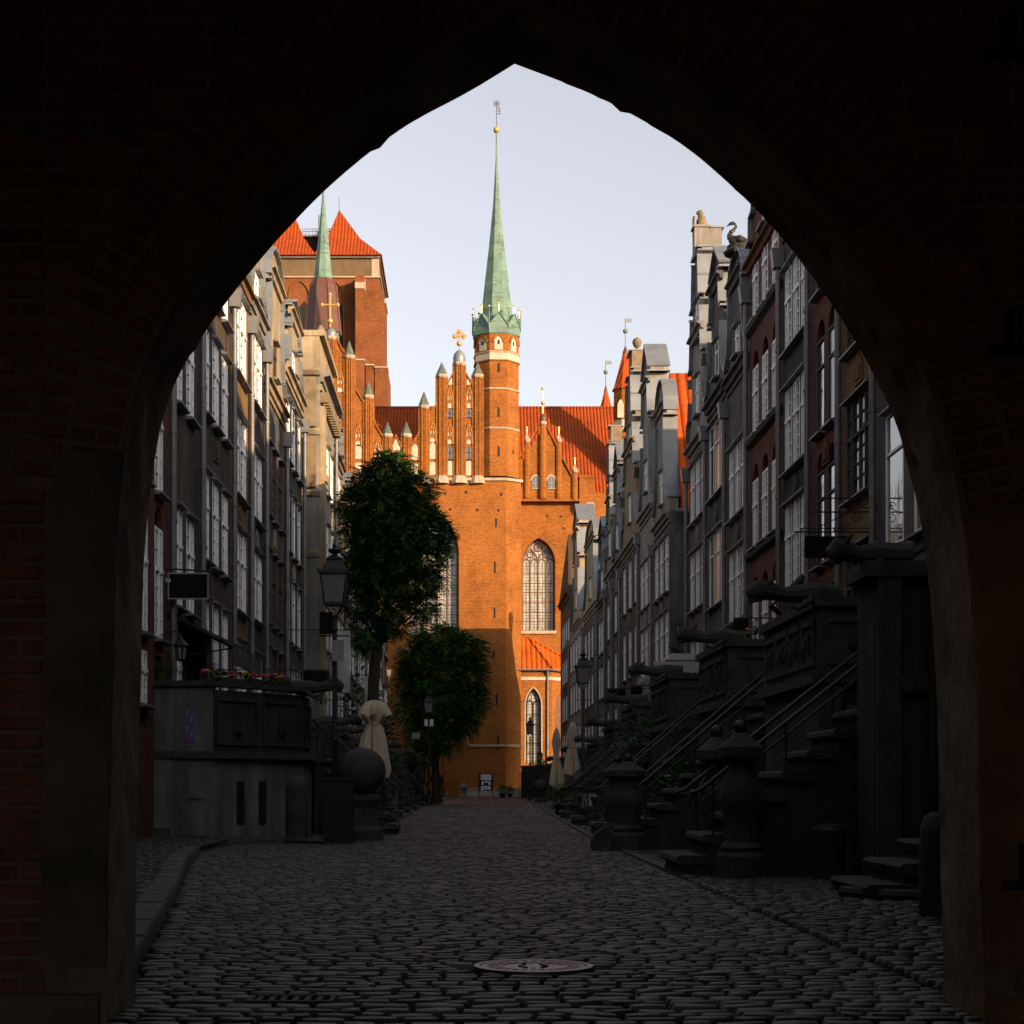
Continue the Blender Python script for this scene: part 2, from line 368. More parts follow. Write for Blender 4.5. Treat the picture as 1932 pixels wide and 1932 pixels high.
# kerbs: individual worn stones
k = MB(); y = 9.7
while y < 31.4:
    L = random.uniform(.55,1.15); y2 = min(y+L, 31.5)
    a, b = kx(y), kx(y2-.03); zz = .135+random.uniform(-.008,.008)
    dx = (b-a); nn = math.hypot(dx, y2-y); ox = -(y2-y)/nn*.30; oy = dx/nn*.30
    P = [(a,y+.012),(b,y2-.018),(b+ox,y2-.018+oy),(a+ox,y+.012+oy)]
    n0 = len(k.v); e = .035
    cxm = sum(p[0] for p in P)/4; cym = sum(p[1] for p in P)/4
    k.v += [(p[0],p[1],-.05) for p in P]+[(p[0],p[1],zz-e) for p in P]+[(p[0]+(cxm-p[0])*.14,p[1]+(cym-p[1])*.07,zz) for p in P]
    for l in (0,4):
        for i in range(4): k.f.append([n0+l+i, n0+l+(i+1)%4, n0+l+4+(i+1)%4, n0+l+4+i])
    k.f.append([n0+8,n0+9,n0+10,n0+11]); y = y2
struct('kerb_left', k, M['kerb'], True)
for nm, fx, w_, y0, y1, z1 in (('kerb_right', rx, .2, 23.0, 160, .028), ('kerb_far_left', lambda y: kx(y)-.24, .2, 36, 160, .05)):
    k = MB(); y = y0
    while y < y1:
        L = random.uniform(.7,1.3); y2 = y+L; z = z1+random.uniform(-.006,.006); a, b = fx(y), fx(y2)
        k.ext([(a+.01,y+.012),(b+.01,y2-.012),(b+w_-.01,y2-.012),(a+w_-.01,y+.012)], 'z', -.05, z); y = y2
    struct(nm, k, M['kerb'])
# manhole cover
mt = Thing('manhole_cover', 'round cast iron manhole cover with patterned rings set in the cobbles', 'manhole cover', (MANH[0],MANH[1],0))
mx, my, mr = MANH
def ringm(r0, r1, z0, z1, n=48, a0=0, a1=2*math.pi):
    b = MB(); vs = []; fs = []
    full = abs(a1-a0-2*math.pi) < 1e-6; m_ = n if full else n+1
    for i in range(m_):
        t = a0+(a1-a0)*i/n; c, s = math.cos(t), math.sin(t)
        vs += [(mx+r0*c,my+r0*s,z0),(mx+r1*c,my+r1*s,z0),(mx+r1*c,my+r1*s,z1),(mx+r0*c,my+r0*s,z1)]
    for i in range(n):
        j = (i+1)%m_
        for q in range(4): fs.append([i*4+q, i*4+(q+1)%4, j*4+(q+1)%4, j*4+q])
    if not full: fs += [[0,1,2,3],[n*4+3,n*4+2,n*4+1,n*4]]
    return b.add(vs, fs)
def merge(*bs):
    r = MB()
    for b in bs: r.add(b.v, b.f)
    return r
mt.part('frame', merge(ringm(mr-.045,mr,-.04,.024), MB().box(mx-.07,mx+.07,my-mr-.05,my-mr+.01,-.03,.03)), M['castiron'])
lid = MB().lathe(mx,my,[(mr-.055,-.04),(mr-.055,.016)],40)
pat = [lid, ringm(mr-.20,mr-.18,.01,.021), ringm(mr-.09,mr-.055,.01,.021)]
for i in range(28): pat.append(ringm(mr-.17,mr-.10,.01,.021,2,2*math.pi*i/28,2*math.pi*(i+.5)/28))
pat.append(MB().box(mx-.01,mx+.01,my-.14,my+.14,.01,.021)); 
for s in (-1,1): pat.append(MB().tube([(mx+s*(.10-.05*abs(math.cos(a))),my+.12*math.sin(a-1.57),.022) for a in np.linspace(0,3.14,9)],.008,5))
mt.part('cover', merge(*pat), M['castiron'])
gt = Thing('drain_grate', 'rectangular iron drain grate in the cobbles near the lower left', 'drain grate', (GR[0],GR[1],0))
gt.part('frame', merge(MB().box(GR[0]-.26,GR[0]+.26,GR[1]-.15,GR[1]-.12,-.04,.012),MB().box(GR[0]-.26,GR[0]+.26,GR[1]+.12,GR[1]+.15,-.04,.012),
    MB().box(GR[0]-.26,GR[0]-.23,GR[1]-.12,GR[1]+.12,-.04,.012),MB().box(GR[0]+.23,GR[0]+.26,GR[1]-.12,GR[1]+.12,-.04,.012)), M['kerb'])
b = MB()
for i in range(6): b.box(GR[0]-.21+i*.072,GR[0]-.175+i*.072,GR[1]-.12,GR[1]+.12,-.03,.006)
gt.part('grille', b, M['kerb'])

# ================================================================ GATEHOUSE
YF, YN = 10.0, 9.22                                   # far and near face of the arch wall
SIL = [(255,1932),(254,1890),(255,1780),(257,1600),(262,1450),(266,1270),(271,1050),(283,920),(303,800),(322,735),(345,690),(372,648),(395,612),(450,540),(500,478),(560,412),(617,354),(690,292),
       (747,250),(750,245),(815,208),(878,180),(882,174),(930,146),(971,121),(1010,136),(1056,150),(1060,155),(1110,174),(1166,199),(1172,206),(1225,233),(1265,257),(1310,288),(1340,313),(1347,323),(1385,354),(1418,385),
       (1450,420),(1485,458),(1515,497),(1545,538),(1600,618),(1640,688),(1668,745),(1690,790),(1715,880),(1735,970),(1748,1050),(1762,1200),(1768,1350),(1772,1500),(1776,1700),(1785,1932)]
arch = [(PX(u,YF), PZ(v,YF)) for u,v in SIL]; arch[0] = (arch[0][0],-.05); arch[-1] = (arch[-1][0],-.05)
gate = Thing('brick_gatehouse', 'dark brick gatehouse with a pointed arch framing the whole street', 'gatehouse', (.4,9.6,0))
def fine(pts, n):                                     # resample a polyline evenly
    L = [0]
    for a, b in zip(pts, pts[1:]): L.append(L[-1]+math.hypot(b[0]-a[0], b[1]-a[1]))
    return [(float(np.interp(t,L,[p[0] for p in pts])), float(np.interp(t,L,[p[1] for p in pts]))) for t in np.linspace(0,L[-1],n)]
af = fine(arch, 190); ai = min(range(190), key=lambda i: abs(af[i][0]-PX(971,YF))); af[ai] = (PX(971,YF), PZ(120.5,YF))
for _ in range(5): af = [p if i in (0, 189, ai) else tuple((af[i-1][c]+2*p[c]+af[i+1][c])/4 for c in (0,1)) for i, p in enumerate(af)]
# irregular stone reveal: rows across the thickness, roughened
ny = 9; rv = MB(); ws = []
for j in range(ny):
    yy = YN+(YF-YN)*j/(ny-1)
    for i,(x,z) in enumerate(af):
        r_ = .022*(.4 if z < 2.8 else 1)
        if j in (0, ny-1): jx = random.uniform(-.004,.004); ws.append((x+jx, yy, z+jx-(.022 if (i%23 == 11 and z > 2.8) else 0))); continue
        jx = math.sin(i*.61+j*1.3)*r_*.6+random.uniform(-1,1)*r_*.7
        ws.append((x+jx, yy, z+jx*.6+.01))
rv.add(ws, [[j*190+i, j*190+i+1, (j+1)*190+i+1, (j+1)*190+i] for j in range(ny-1) for i in range(189)])
gate.part('arch_reveal', rv, M['greveal'], smooth=True)
# wall slab with the arch cut out (near face mortar, far face brick)
xL, xR, zT = -3.6, 4.6, 6.9
wl = MB(); n = len(af)
outer = []
for (x,z) in af:
    if z < 2.4: outer.append((xL if x < .4 else xR, z))
    else:
        dx, dz = x-.4, z-2.2
        t = min((abs(xL-.4) if dx < 0 else xR-.4)/max(abs(dx),1e-6), (zT-2.2)/max(dz,1e-6)); outer.append((.4+dx*t, 2.2+dz*t))
for yy in (YN+.0, YF):
    n0 = len(wl.v); wl.v += [(x,yy,z) for x,z in af]+[(x,yy,z) for x,z in outer]
    wl.f += [[n0+i,n0+i+1,n0+n+i+1,n0+n+i] for i in range(n-1)]
gate.part('mortar_bed', wl, M['gmortar'])
# bricks of the near face: two rings of voussoirs round the arch, then level courses
bk = MB()
def brk(cx, cz, hw, hh, ang, y=YN, th=.014):
    if abs(cx) > 30: return
    ca, sa = math.cos(ang), math.sin(ang); th = th+random.uniform(-.006,.008); b_ = .010
    q = []
    for (a,b2,yo) in ((1,1,0),(.0,.0,1)):
        for sx, sz in ((-1,-1),(1,-1),(1,1),(-1,1)):
            ex = hw-(b_ if yo else 0); ez = hh-(b_ if yo else 0)
            lx = sx*ex+random.uniform(-.003,.003); lz = sz*ez+random.uniform(-.003,.003)
            q.append((cx+lx*ca-lz*sa, y-(th if yo else -.01), cz+lx*sa+lz*ca))
    bk.add(q, [(4,5,6,7),(0,1,5,4),(1,2,6,5),(2,3,7,6),(3,0,4,7)])
up = [(x,z) for x,z in af]
Ls = [0]
for a, b in zip(up, up[1:]): Ls.append(Ls[-1]+math.hypot(b[0]-a[0], b[1]-a[1]))
def at_arc(s): 
    x = float(np.interp(s,Ls,[p[0] for p in up])); z = float(np.interp(s,Ls,[p[1] for p in up]))
    x2 = float(np.interp(s+.15,Ls,[p[0] for p in up])); z2 = float(np.interp(s+.15,Ls,[p[1] for p in up]))
    x1 = float(np.interp(s-.15,Ls,[p[0] for p in up])); z1 = float(np.interp(s-.15,Ls,[p[1] for p in up]))
    return x, z, math.atan2(z2-z1, x2-x1)
s0 = next(s for s,(x,z) in zip(Ls,up) if z > 2.9); s1 = next(s for s,(x,z) in reversed(list(zip(Ls,up))) if z > 2.6)
s = s0
while s < s1:
    x, z, a = at_arc(s); nx, nz = -math.sin(a), math.cos(a)
    for r0, hl in ((.03,.14),(.33,.14)):
        if random.random() < .5: brk(x+nx*(r0+hl), z+nz*(r0+hl), .042*(1+.10*(r0>.1)), hl-.008, a)
        else:
            for q_ in (-.5,.5): brk(x+nx*(r0+hl+q_*hl), z+nz*(r0+hl+q_*hl), .042, hl/2-.008, a)
    s += .102
axs = np.array([p[0] for p in af]); azs = np.array([p[1] for p in af])
def dist_out(x, z):                                   # distance to the arch curve, negative inside
    d = np.hypot(axs-x, azs-z); i = int(d.argmin())
    inside = False
    for (x1,z1),(x2,z2) in zip(af, af[1:]+[af[0]]):
        if (z1 > z) != (z2 > z) and x < (x2-x1)*(z-z1)/(z2-z1)+x1: inside = not inside
    return -d[i] if inside else d[i]
z = .05; row = 0
while z < zT:
    x = xL+(.0 if row%2 else -.15)
    hh = .048
    while x < xR:
        bw = .145 if (row+int(x*3))%3 else .075
        cx = x+bw; lim = .62+.10 if z > 2.85 else .42
        if dist_out(cx, z+hh) > lim-.28+bw and not (1.5 < z and False): brk(cx, z+hh, bw-.008, hh-.007, random.uniform(-.012,.012))
        x += 2*bw
    z += 2*hh+.006; row += 1
gate.part('brick_facing', bk, M['gbrick'])
# plaster jambs beside the opening, on the near face, and their plinth
for sgn, zt in ((-1,3.1),(1,2.75)):
    pts = [(x,z) for x,z in af if z < zt and (x-.4)*sgn > 0 and z > .25]; pts.sort(key=lambda p: p[1])
    wdt = .36
    q = [(x+sgn*.002,z) for x,z in pts]+[(x+sgn*(wdt+.012*math.sin(z*7)+random.uniform(-.012,.012)),z) for x,z in reversed(pts)]
    gate.part('jamb_plaster', MB().ext(q, 'y', YN-.034, YN-.001), M['jamb_l' if sgn < 0 else 'jamb_r'])
gate.part('plinth', MB().box(-3.5,-1.985,YN-.07,YN-.036,-.04,.16), M['jamb_l'])
gate.part('plinth', MB().box(2.80,3.9,YN-.06,YN-.036,-.04,.14), M['jamb_r'])
for px_, pz_ in ((3.02,.86),(2.95,3.75),(2.92,5.35)):
    h = MB().box(px_-.03,px_+.03,YN-.14,YN-.02,pz_-.11,pz_+.11).box(px_-.12,px_+.12,YN-.10,YN-.02,pz_-.13,pz_-.09)
    gate.part('hinge_pin', h, M['iron'])
gate.part('passage_wall', MB().box(xL-.4,xL,-9,YF,-.04,8), M['gbrick']); gate.part('passage_wall', MB().box(xR,xR+.4,-9,YF,-.04,8), M['gbrick'])
gate.part('passage_ceiling', MB().box(xL,xR,-9,YN-.001,zT,zT+.4), M['gbrick'])
gate.part('back_wall', MB().ext([(xL,-.04),(xL,zT),(xR,zT),(xR,-.04),(2.7,-.04),(2.7,4.0),(.5,5.4),(-1.9,4.0),(-1.9,-.04)],'y',-9,-8.5), M['gbrick'])
gate.part('upper_wall', MB().box(-12,12,-9.2,YF-.01,8.0,13.5).box(-12,xL-.4,8,YF,-.04,8).box(xR+.4,12,8,YF,-.04,8).box(xL,xR,YN+.2,YF-.005,zT,8.0), M['b_red'])
st_g = Thing('stone_guard', 'rounded stone guard post against the right foot of the archway', 'guard stone', (PX(1766,16.5),16.5,0))
st_g.part('shaft', MB().lathe(PX(1766,16.5),16.5,[(.17,-.04),(.16,.6),(.155,.85),(.12,.97),(.05,1.02)],16), M['stone'], smooth=True)

# ================================================================ HOUSES
WINC = {}
def win_meshes(ww, wh, frame, style, nrm):
    """shared meshes of one window: lying in the plane x = 0, opening centred on y = 0, z from 0 to wh, room side towards -nrm"""
    key = (round(ww,2), round(wh,2), frame, style, nrm)
    if key in WINC: return WINC[key]
    f = MB(); t = .07; o = nrm
    def bar(y0,y1,z0,z1,d0=-.02,d1=-.09): f.box(o*d0,o*d1,y0,y1,z0,z1)
    h = ww/2
    bar(-h,-h+t,0,wh); bar(h-t,h,0,wh); bar(-h+t,h-t,0,t); bar(-h+t,h-t,wh-t,wh)
    if style != 'plain':
        bar(-.04,.04,t,wh-t,.005,-.085)
        zt = wh*.62; bar(-h+t,-.041,zt-.045,zt+.045,.012,-.08); bar(.041,h-t,zt-.045,zt+.045,.012,-.08)
        nb = 3 if style == 'grid' else 2
        for i in range(1, nb+1):
            z = t+(zt-t)*i/(nb+1); bar(-h+t,-.041,z-.017,z+.017,-.03,-.075); bar(.041,h-t,z-.017,z+.017,-.03,-.075)
        z = (zt+wh)/2; bar(-h+t,-.041,z-.017,z+.017,-.03,-.075); bar(.041,h-t,z-.017,z+.017,-.03,-.075)
        f.box(o*.012,o*.03,-.05,.05,zt-.09,zt+.09)
    else:
        zt = wh*.7; bar(-h+t,h-t,zt-.03,zt+.03); 
    g = MB().poly([(-.06*o,-h+.02,.02),(-.06*o,h-.02,.02),(-.06*o,h-.02,wh-.02),(-.06*o,-h+.02,wh-.02)])
    sl_ = MB().ext([(o*-.02,-.005),(o*.17,-.06),(o*.17,-.10),(o*-.02,-.12)], 'y', -h-.09, h+.09)
    hd = MB().ext([(o*-.02,wh+.13),(o*.14,wh+.05),(o*.14,wh+.02),(o*-.02,wh+.02)], 'y', -h-.08, h+.08)
    out = []
    for nm, mb, m in (('window',f,M[frame]),('pane',g,M['glass']),('sill',sl_,M['pipe']),('hood',hd,M['pipe'])):
        ob = finish(nm, mb, m); me = ob.data; bpy.data.objects.remove(ob); out.append((nm, me))
    WINC[key] = out; return out
def put_window(T, xf, s, z, ww, wh, frame, style, nrm, hood=True, sill=True, far=False):
    ms = win_meshes(ww, wh, frame, style, nrm)
    o = bpy.data.objects.new('window', ms[0][1]); COL.objects.link(o); o.parent = T.e
    o.location = (xf-T.loc[0], s-T.loc[1], z-T.loc[2])
    for nm, me in ms[1:]:
        if nm == 'hood' and not hood: continue
        if nm == 'sill' and not sill: continue
        if nm == 'pane':
            q_ = random.random(); alt = 'curtain' if q_ < .28 else ('warmglass' if q_ < .42 else None)
            if alt:
                kk = (me.name, alt)
                if kk not in WINC: m2 = me.copy(); m2.materials[0] = M[alt]; WINC[kk] = m2
                me = WINC[kk]
        c = bpy.data.objects.new(nm, me); COL.objects.link(c); c.parent = o
    return o
PROF = {
 'ped': [(1,0),(1,.06),(.86,.08),(.74,.16),(.66,.28),(.62,.42),(.62,.52),(.70,.52),(.70,.55),(.52,.55),(.46,.64),(.44,.76),(.44,.80),(.56,.80),(.56,.83),(0,1)],
 'round': [(1,0),(1,.10),(.90,.12),(.76,.20),(.66,.34),(.60,.52),(.58,.70),(.68,.70),(.68,.74),(.62,.84),(.48,.92),(.28,.98),(0,1)],
 'step': [(1,0),(1,.16),(.80,.18),(.78,.36),(.60,.38),(.58,.56),(.42,.58),(.40,.76),(.26,.78),(.24,1),(0,1)],
 'tri': [(1,0),(1,.05),(0,1)],
 'scroll': [(1,0),(1,.05),(.92,.12),(.78,.14),(.72,.22),(.72,.30),(.82,.34),(.82,.37),(.60,.38),(.54,.48),(.48,.60),(.60,.62),(.60,.65),(.38,.66),(.34,.76),(.30,.86),(.38,.87),(.38,.89),(.2,.90),(.2,1),(0,1)],
}
def house(side, s0, s1, name, label, wall, eave, top, sills, nc, ww, wh, frame='white', style='grid', gable='ped', xo=0.0,
          cap='zinc', arches=False, hood=True, band=None, gthick=.75, gw=1.0, gstone=None, depth=12, bell=None, finial=None, gwin=1, groof=True, piers=None, cornice=True, cat='house', pipe=True, door=True, chim=0):
    n = 1 if side == 'L' else -1
    xf = (-7.0 if side == 'L' else 9.1)+xo*n; mid = (s0+s1)/2; wdt = s1-s0
    T = Thing(name, label, cat, (xf, mid, 0), 'gabled houses along the street')
    W = M[wall]; MS = M[gstone] if gstone else W
    # facade with real openings
    cols = []; pitch = wdt/nc; mg = .30 if nc > 2 else .45
    inner = wdt-2*mg; pitch = inner/nc
    for i in range(nc): c = s0+mg+pitch*(i+.5); cols.append((c-ww/2, c+ww/2))
    sb = [s0+.004]; 
    for a,b in cols: sb += [a,b]
    sb.append(s1-.004)
    fl = [(z, z+wh+(ww/2 if arches else 0)) for z in sills]
    if door: fl = [(2.55,4.75 if sills[0] > 5.0 else min(4.6, sills[0]-.4))]+fl
    zb = [0.0]
    for a,b in fl: zb += [a,b]
    zb.append(eave)
    mb = MB(); dp = .16
    for i in range(len(sb)-1):
        for j in range(len(zb)-1):
            if i%2 == 1 and j%2 == 1:
                a,b,c,d = sb[i],sb[i+1],zb[j],zb[j+1]; xi = xf-n*dp
                mb.poly([(xf,a,c),(xi,a,c),(xi,a,d),(xf,a,d)]); mb.poly([(xf,b,c),(xi,b,c),(xi,b,d),(xf,b,d)])
                mb.poly([(xf,a,c),(xi,a,c),(xi,b,c),(xf,b,c)]); mb.poly([(xf,a,d),(xi,a,d),(xi,b,d),(xf,b,d)])
                mb.poly([(xi-n*.02,a-.01,c-.01),(xi-n*.02,b+.01,c-.01),(xi-n*.02,b+.01,d+.01),(xi-n*.02,a-.01,d+.01)])
                if arches and not (door and j == 1):
                    r = (b-a)/2; cy = (a+b)/2; zc = d-r
                    for sg in (-1,1):
                        arc = [(cy+sg*r*math.cos(t), zc+r*math.sin(t)) for t in np.linspace(0,math.pi/2,8)]
                        mb.ext([(p[0],p[1]) for p in arc]+[(cy+sg*r,d)], 'x', xf-n*.001, xf-n*.12)
            else:
                mb.poly([(xf,sb[i],zb[j]),(xf,sb[i+1],zb[j]),(xf,sb[i+1],zb[j+1]),(xf,sb[i],zb[j+1])])
    xb = xf-n*depth
    for s in (s0+.004, s1-.004): mb.poly([(xf,s,0),(xb,s,0),(xb,s,eave),(xf,s,eave)])
    mb.poly([(xb,s0+.004,0),(xb,s1-.004,0),(xb,s1-.004,eave),(xb,s0+.004,eave)])
    T.part('wall', mb, W)
    for k_,z in enumerate(sills):
        for a,b in cols: put_window(T, xf+n*.03, (a+b)/2, z, ww-.006, wh-.004, frame, style, n, hood=hood and not arches)
    if door:
        za, zb_ = fl[0]
        for ci,(a,b) in enumerate(cols):
            if ci == nc-1: T.part('door', MB().box(xf-n*.09, xf-n*.14, a+.01, b-.01, za+.01, zb_-.01), M['brownframe'])
            else: put_window(T, xf+n*.02, (a+b)/2, za+.5, ww-.006, zb_-za-.504, frame, style, n, hood=False)
    if band:
        for z in band: T.part('cornice', MB().ext([(xf,z),(xf+n*.16,z+.10),(xf+n*.18,z+.22),(xf,z+.26)], 'y', s0+.02, s1-.02), M['stonedark'])
    if not band:
        for z in ([sills[0]-.42] if sills[0] > 5.4 else [])+[eave-.55]: T.part('string_course', MB().ext([(xf,z),(xf+n*.06,z+.02),(xf+n*.09,z+.12),(xf,z+.15)], 'y', s0+.02, s1-.1), W if eave-z > 1 else MS)
        for i in range(2, len(sills), 2):
            z = sills[i]-.95; T.part('relief', MB().box(xf+n*.002, xf+n*.05, mid-.35, mid+.35, z, z+.5).ext([(mid-.28,z+.5),(mid+.28,z+.5),(mid,z+.72)], 'x', xf+n*.002, xf+n*.05).box(xf+n*.051, xf+n*.08, mid-.22, mid+.22, z+.1, z+.4), MS)
    # gable
    gh = top-eave; half = wdt/2*gw-.01; gl = None
    if gable:
        pr = PROF[gable]; L = [(mid-d*half, eave+h*gh) for d,h in pr]; Rr = [(mid+d*half, eave+h*gh) for d,h in reversed(pr) if d > 0]
        out = L+Rr
        gl = T.part('gable', MB().ext(out, 'x', xf-n*.003, xf-n*gthick), MS)
        for (a,b) in zip(out, out[1:]):
            if abs(b[0]-a[0]) < .02: continue
            # a sheet lying on each sloping or level edge, overhanging both faces
            d = Vector((b[0]-a[0], b[1]-a[1])).normalized(); nn = Vector((-d.y, d.x)); 
            if nn.y < 0: nn = -nn
            e = d*.05
            p = [(a[0]-e.x,a[1]-e.y),(b[0]+e.x,b[1]+e.y),(b[0]+e.x+nn.x*.07,b[1]+e.y+nn.y*.07),(a[0]-e.x+nn.x*.07,a[1]-e.y+nn.y*.07)]
            T.part('coping', MB().ext(p, 'x', xf+n*.16, xf-n*(gthick+.09)), M[cap], gl)
        # mouldings under the top piece and at its foot
        hz = pr[-4][1] if gable in ('ped','round') else .55
        wid = .60*half
        for hh_,w_ in ((hz-.03, wid),(0.0, half)):
            z = eave+hh_*gh; ml = MB()
            ml.ext([(xf+n*.004,z-.28),(xf+n*.10,z-.26),(xf+n*.14,z-.12),(xf+n*.26,z-.08),(xf+n*.26,z-.005),(xf+n*.004,z-.005)], 'y', mid-w_, mid+w_)
            T.part('moulding', ml, MS, gl)
        for i in range(gwin):
            z = eave+gh*(.12+.36*i); 
            put_window(T, xf+n*.05, mid, z, .8, min(1.5, gh*.24), frame, style, n, hood=True)
        if finial == 'ball':
            T.part('finial', MB().lathe(xf-n*gthick/2, mid, [(.12,top),(.22,top+.08),(.22,top+.16),(.09,top+.26),(.09,top+.36),(.21,top+.48),(.27,top+.66),(.22,top+.84),(.04,top+.96)], 14), M['stonewarm'], gl, True)
        if finial == 'urn':
            T.part('finial', MB().lathe(xf-n*gthick/2, mid, [(.2,top),(.12,top+.2),(.3,top+.55),(.3,top+.75),(.1,top+.9),(.14,top+1.0),(.02,top+1.5)], 12), M['stonedark'], gl, True)
    elif cornice:
        T.part('cornice', MB().ext([(xf,eave-.35),(xf+n*.14,eave-.3),(xf+n*.18,eave-.12),(xf+n*.45,eave-.05),(xf+n*.45,eave+.08),(xf,eave+.08)], 'y', s0+.01, s1-.01), MS)
    if groof:
        rt = eave+gh*.72 if gable else eave+3.4
        if gable:
            mb2 = MB().ext([(s0-.0,eave),(s1,eave),(mid,rt)], 'x', xf-n*(gthick+.13), xb)
            T.part('roof', mb2, M['tile_h'])
        else:
            mb2 = MB().ext([(xf+n*.40,eave+.09),(xb,eave+.09),((xf+xb)/2,rt)], 'y', s0+.01, s1-.01); T.part('roof', mb2, M['tile_h'])
    for q in range(chim):
        T.part('chimney', MB().box(xb+n*2.0,xb+n*2.9,mid-1.2+q*2,mid-.5+q*2,eave,top+.9), M['b_brown'])
    if pipe:
        ps = s1-.02; px = xf+n*.13; zt = eave-1.2
        T.part('rain_head', MB().ext([(px-.16,zt),(px+.16,zt),(px+.22,zt+.55),(px-.22,zt+.55)], 'y', ps-.18, ps+.18), M['pipe'])
        dpb = MB().tube([(px,ps,2.4),(px,ps,zt+.02)], .078, 10)
        for zz in np.arange(3.2, zt, 2.1): dpb.tube([(px,ps,zz),(px,ps,zz+.09)], .098, 10)
        T.part('downpipe', dpb, M['pipe'], smooth=True)
    return T
# left row, from the gate to the church (facade plane x = -7)
HL = [
 ('L',10.1,20,'plaster_house','dark house right behind the arch on the left, mostly hidden','p_dark',16,20,[5,8.5,12],4,1.2,2.3,dict(gable='tri', xo=-1.0)),
 ('L',20,33.6,'plaster_house','grey house behind the left arch pier','p_grey',16,20,[5,8.5,12],5,1.2,2.3,dict(gable='tri', xo=-.8)),
 ('L',33.6,39.8,'brick_house','red brick house with white grid windows just inside the left arch','b_red',16,20,[4.6,7.9,11.2],3,1.0,2.5,dict(arches=True)),
 ('L',39.8,44.3,'plaster_house','brown peeling house with only two window columns, left row','p_brown',15.5,19,[5.6,10.5],2,1.15,2.4,dict(gable='ped')),
 ('L',44.3,50.3,'plaster_house','grey brown house with three columns of tall white windows, above the left flower boxes','p_brown',16.6,21,[3.9,7.3,11.2,14.6],3,1.15,2.35,dict(gable='round')),
 ('L',50.3,54.4,'plaster_house','ochre brown house with paired white windows and a sunlit patch, left row','p_ochre',16.9,20.5,[3.2,6.6,10.1,13.8],2,1.35,2.5,dict(gable='ped')),
 ('L',54.4,58.5,'plaster_house','dark plaster house with paired white windows between ochre front and brown framed windows, left row','p_dark',17.0,20.4,[3.3,6.7,10.0,13.8],2,1.35,2.3,dict(gable='round', gstone='p_pale')),
 ('L',58.5,65.1,'stone_house','grey stone house with brown window frames and a round zinc capped gable, left row','p_grey',15.4,20.6,[3.6,7.0,10.8],3,1.3,2.5,dict(frame='brownframe', gable='round', gstone='p_cream', gthick=1.1)),
 ('L',65.1,72.1,'plaster_house','dark grey house with plain white window frames under a triangular pediment, left row','p_dark',17.4,20.8,[3.5,6.9,10.4,13.9],3,1.2,2.4,dict(style='plain', gable='ped', gstone='p_cream')),
 ('L',74.6,82.5,'stone_house','cream sunlit house with bracketed cornice and high flat attic, left row','p_pale',19.3,21.6,[4,7.4,11,14.6],3,1.2,2.2,dict(xo=.55,gable=None, cornice=True, groof=False)),
 ('L',82.5,90,'stone_house','sandstone house with a stone ball on its gable, left row','p_cream',15,20.0,[4,7.4,11],3,1.2,2.2,dict(xo=.5,gable='scroll', gstone='stonewarm', finial='ball')),
 ('L',90,98,'plaster_house','pale grey house with a zinc covered gable side beside the tree top, left row','p_pale',14.5,18.5,[4,7.2,10.6],3,1.2,2.2,dict(xo=.55,gable='ped')),
 ('L',98,108,'plaster_house','white framed pale house partly behind the tall tree, left row','p_pale',14,17.5,[4,7.2,10.4],4,1.2,2.2,dict(xo=.5,gable='tri')),
 ('L',108,120,'plaster_house','grey house seen through the tree trunk gap with many white mullions, left row','p_grey',13.5,17,[4,7.2,10.4],5,1.3,2.3,dict(xo=.4,gable='ped')),
 ('L',120,134,'plaster_house','light house low beside the second tree, left row','p_pale',13,16.2,[4,7.2,10.2],6,1.3,2.3,dict(xo=.3,gable='tri')),
 ('L',134,150,'brick_house','last red brick house of the left row before the church','b_red',12,15,[4,7.2],6,1.2,2.2,dict(gable='tri')),
]
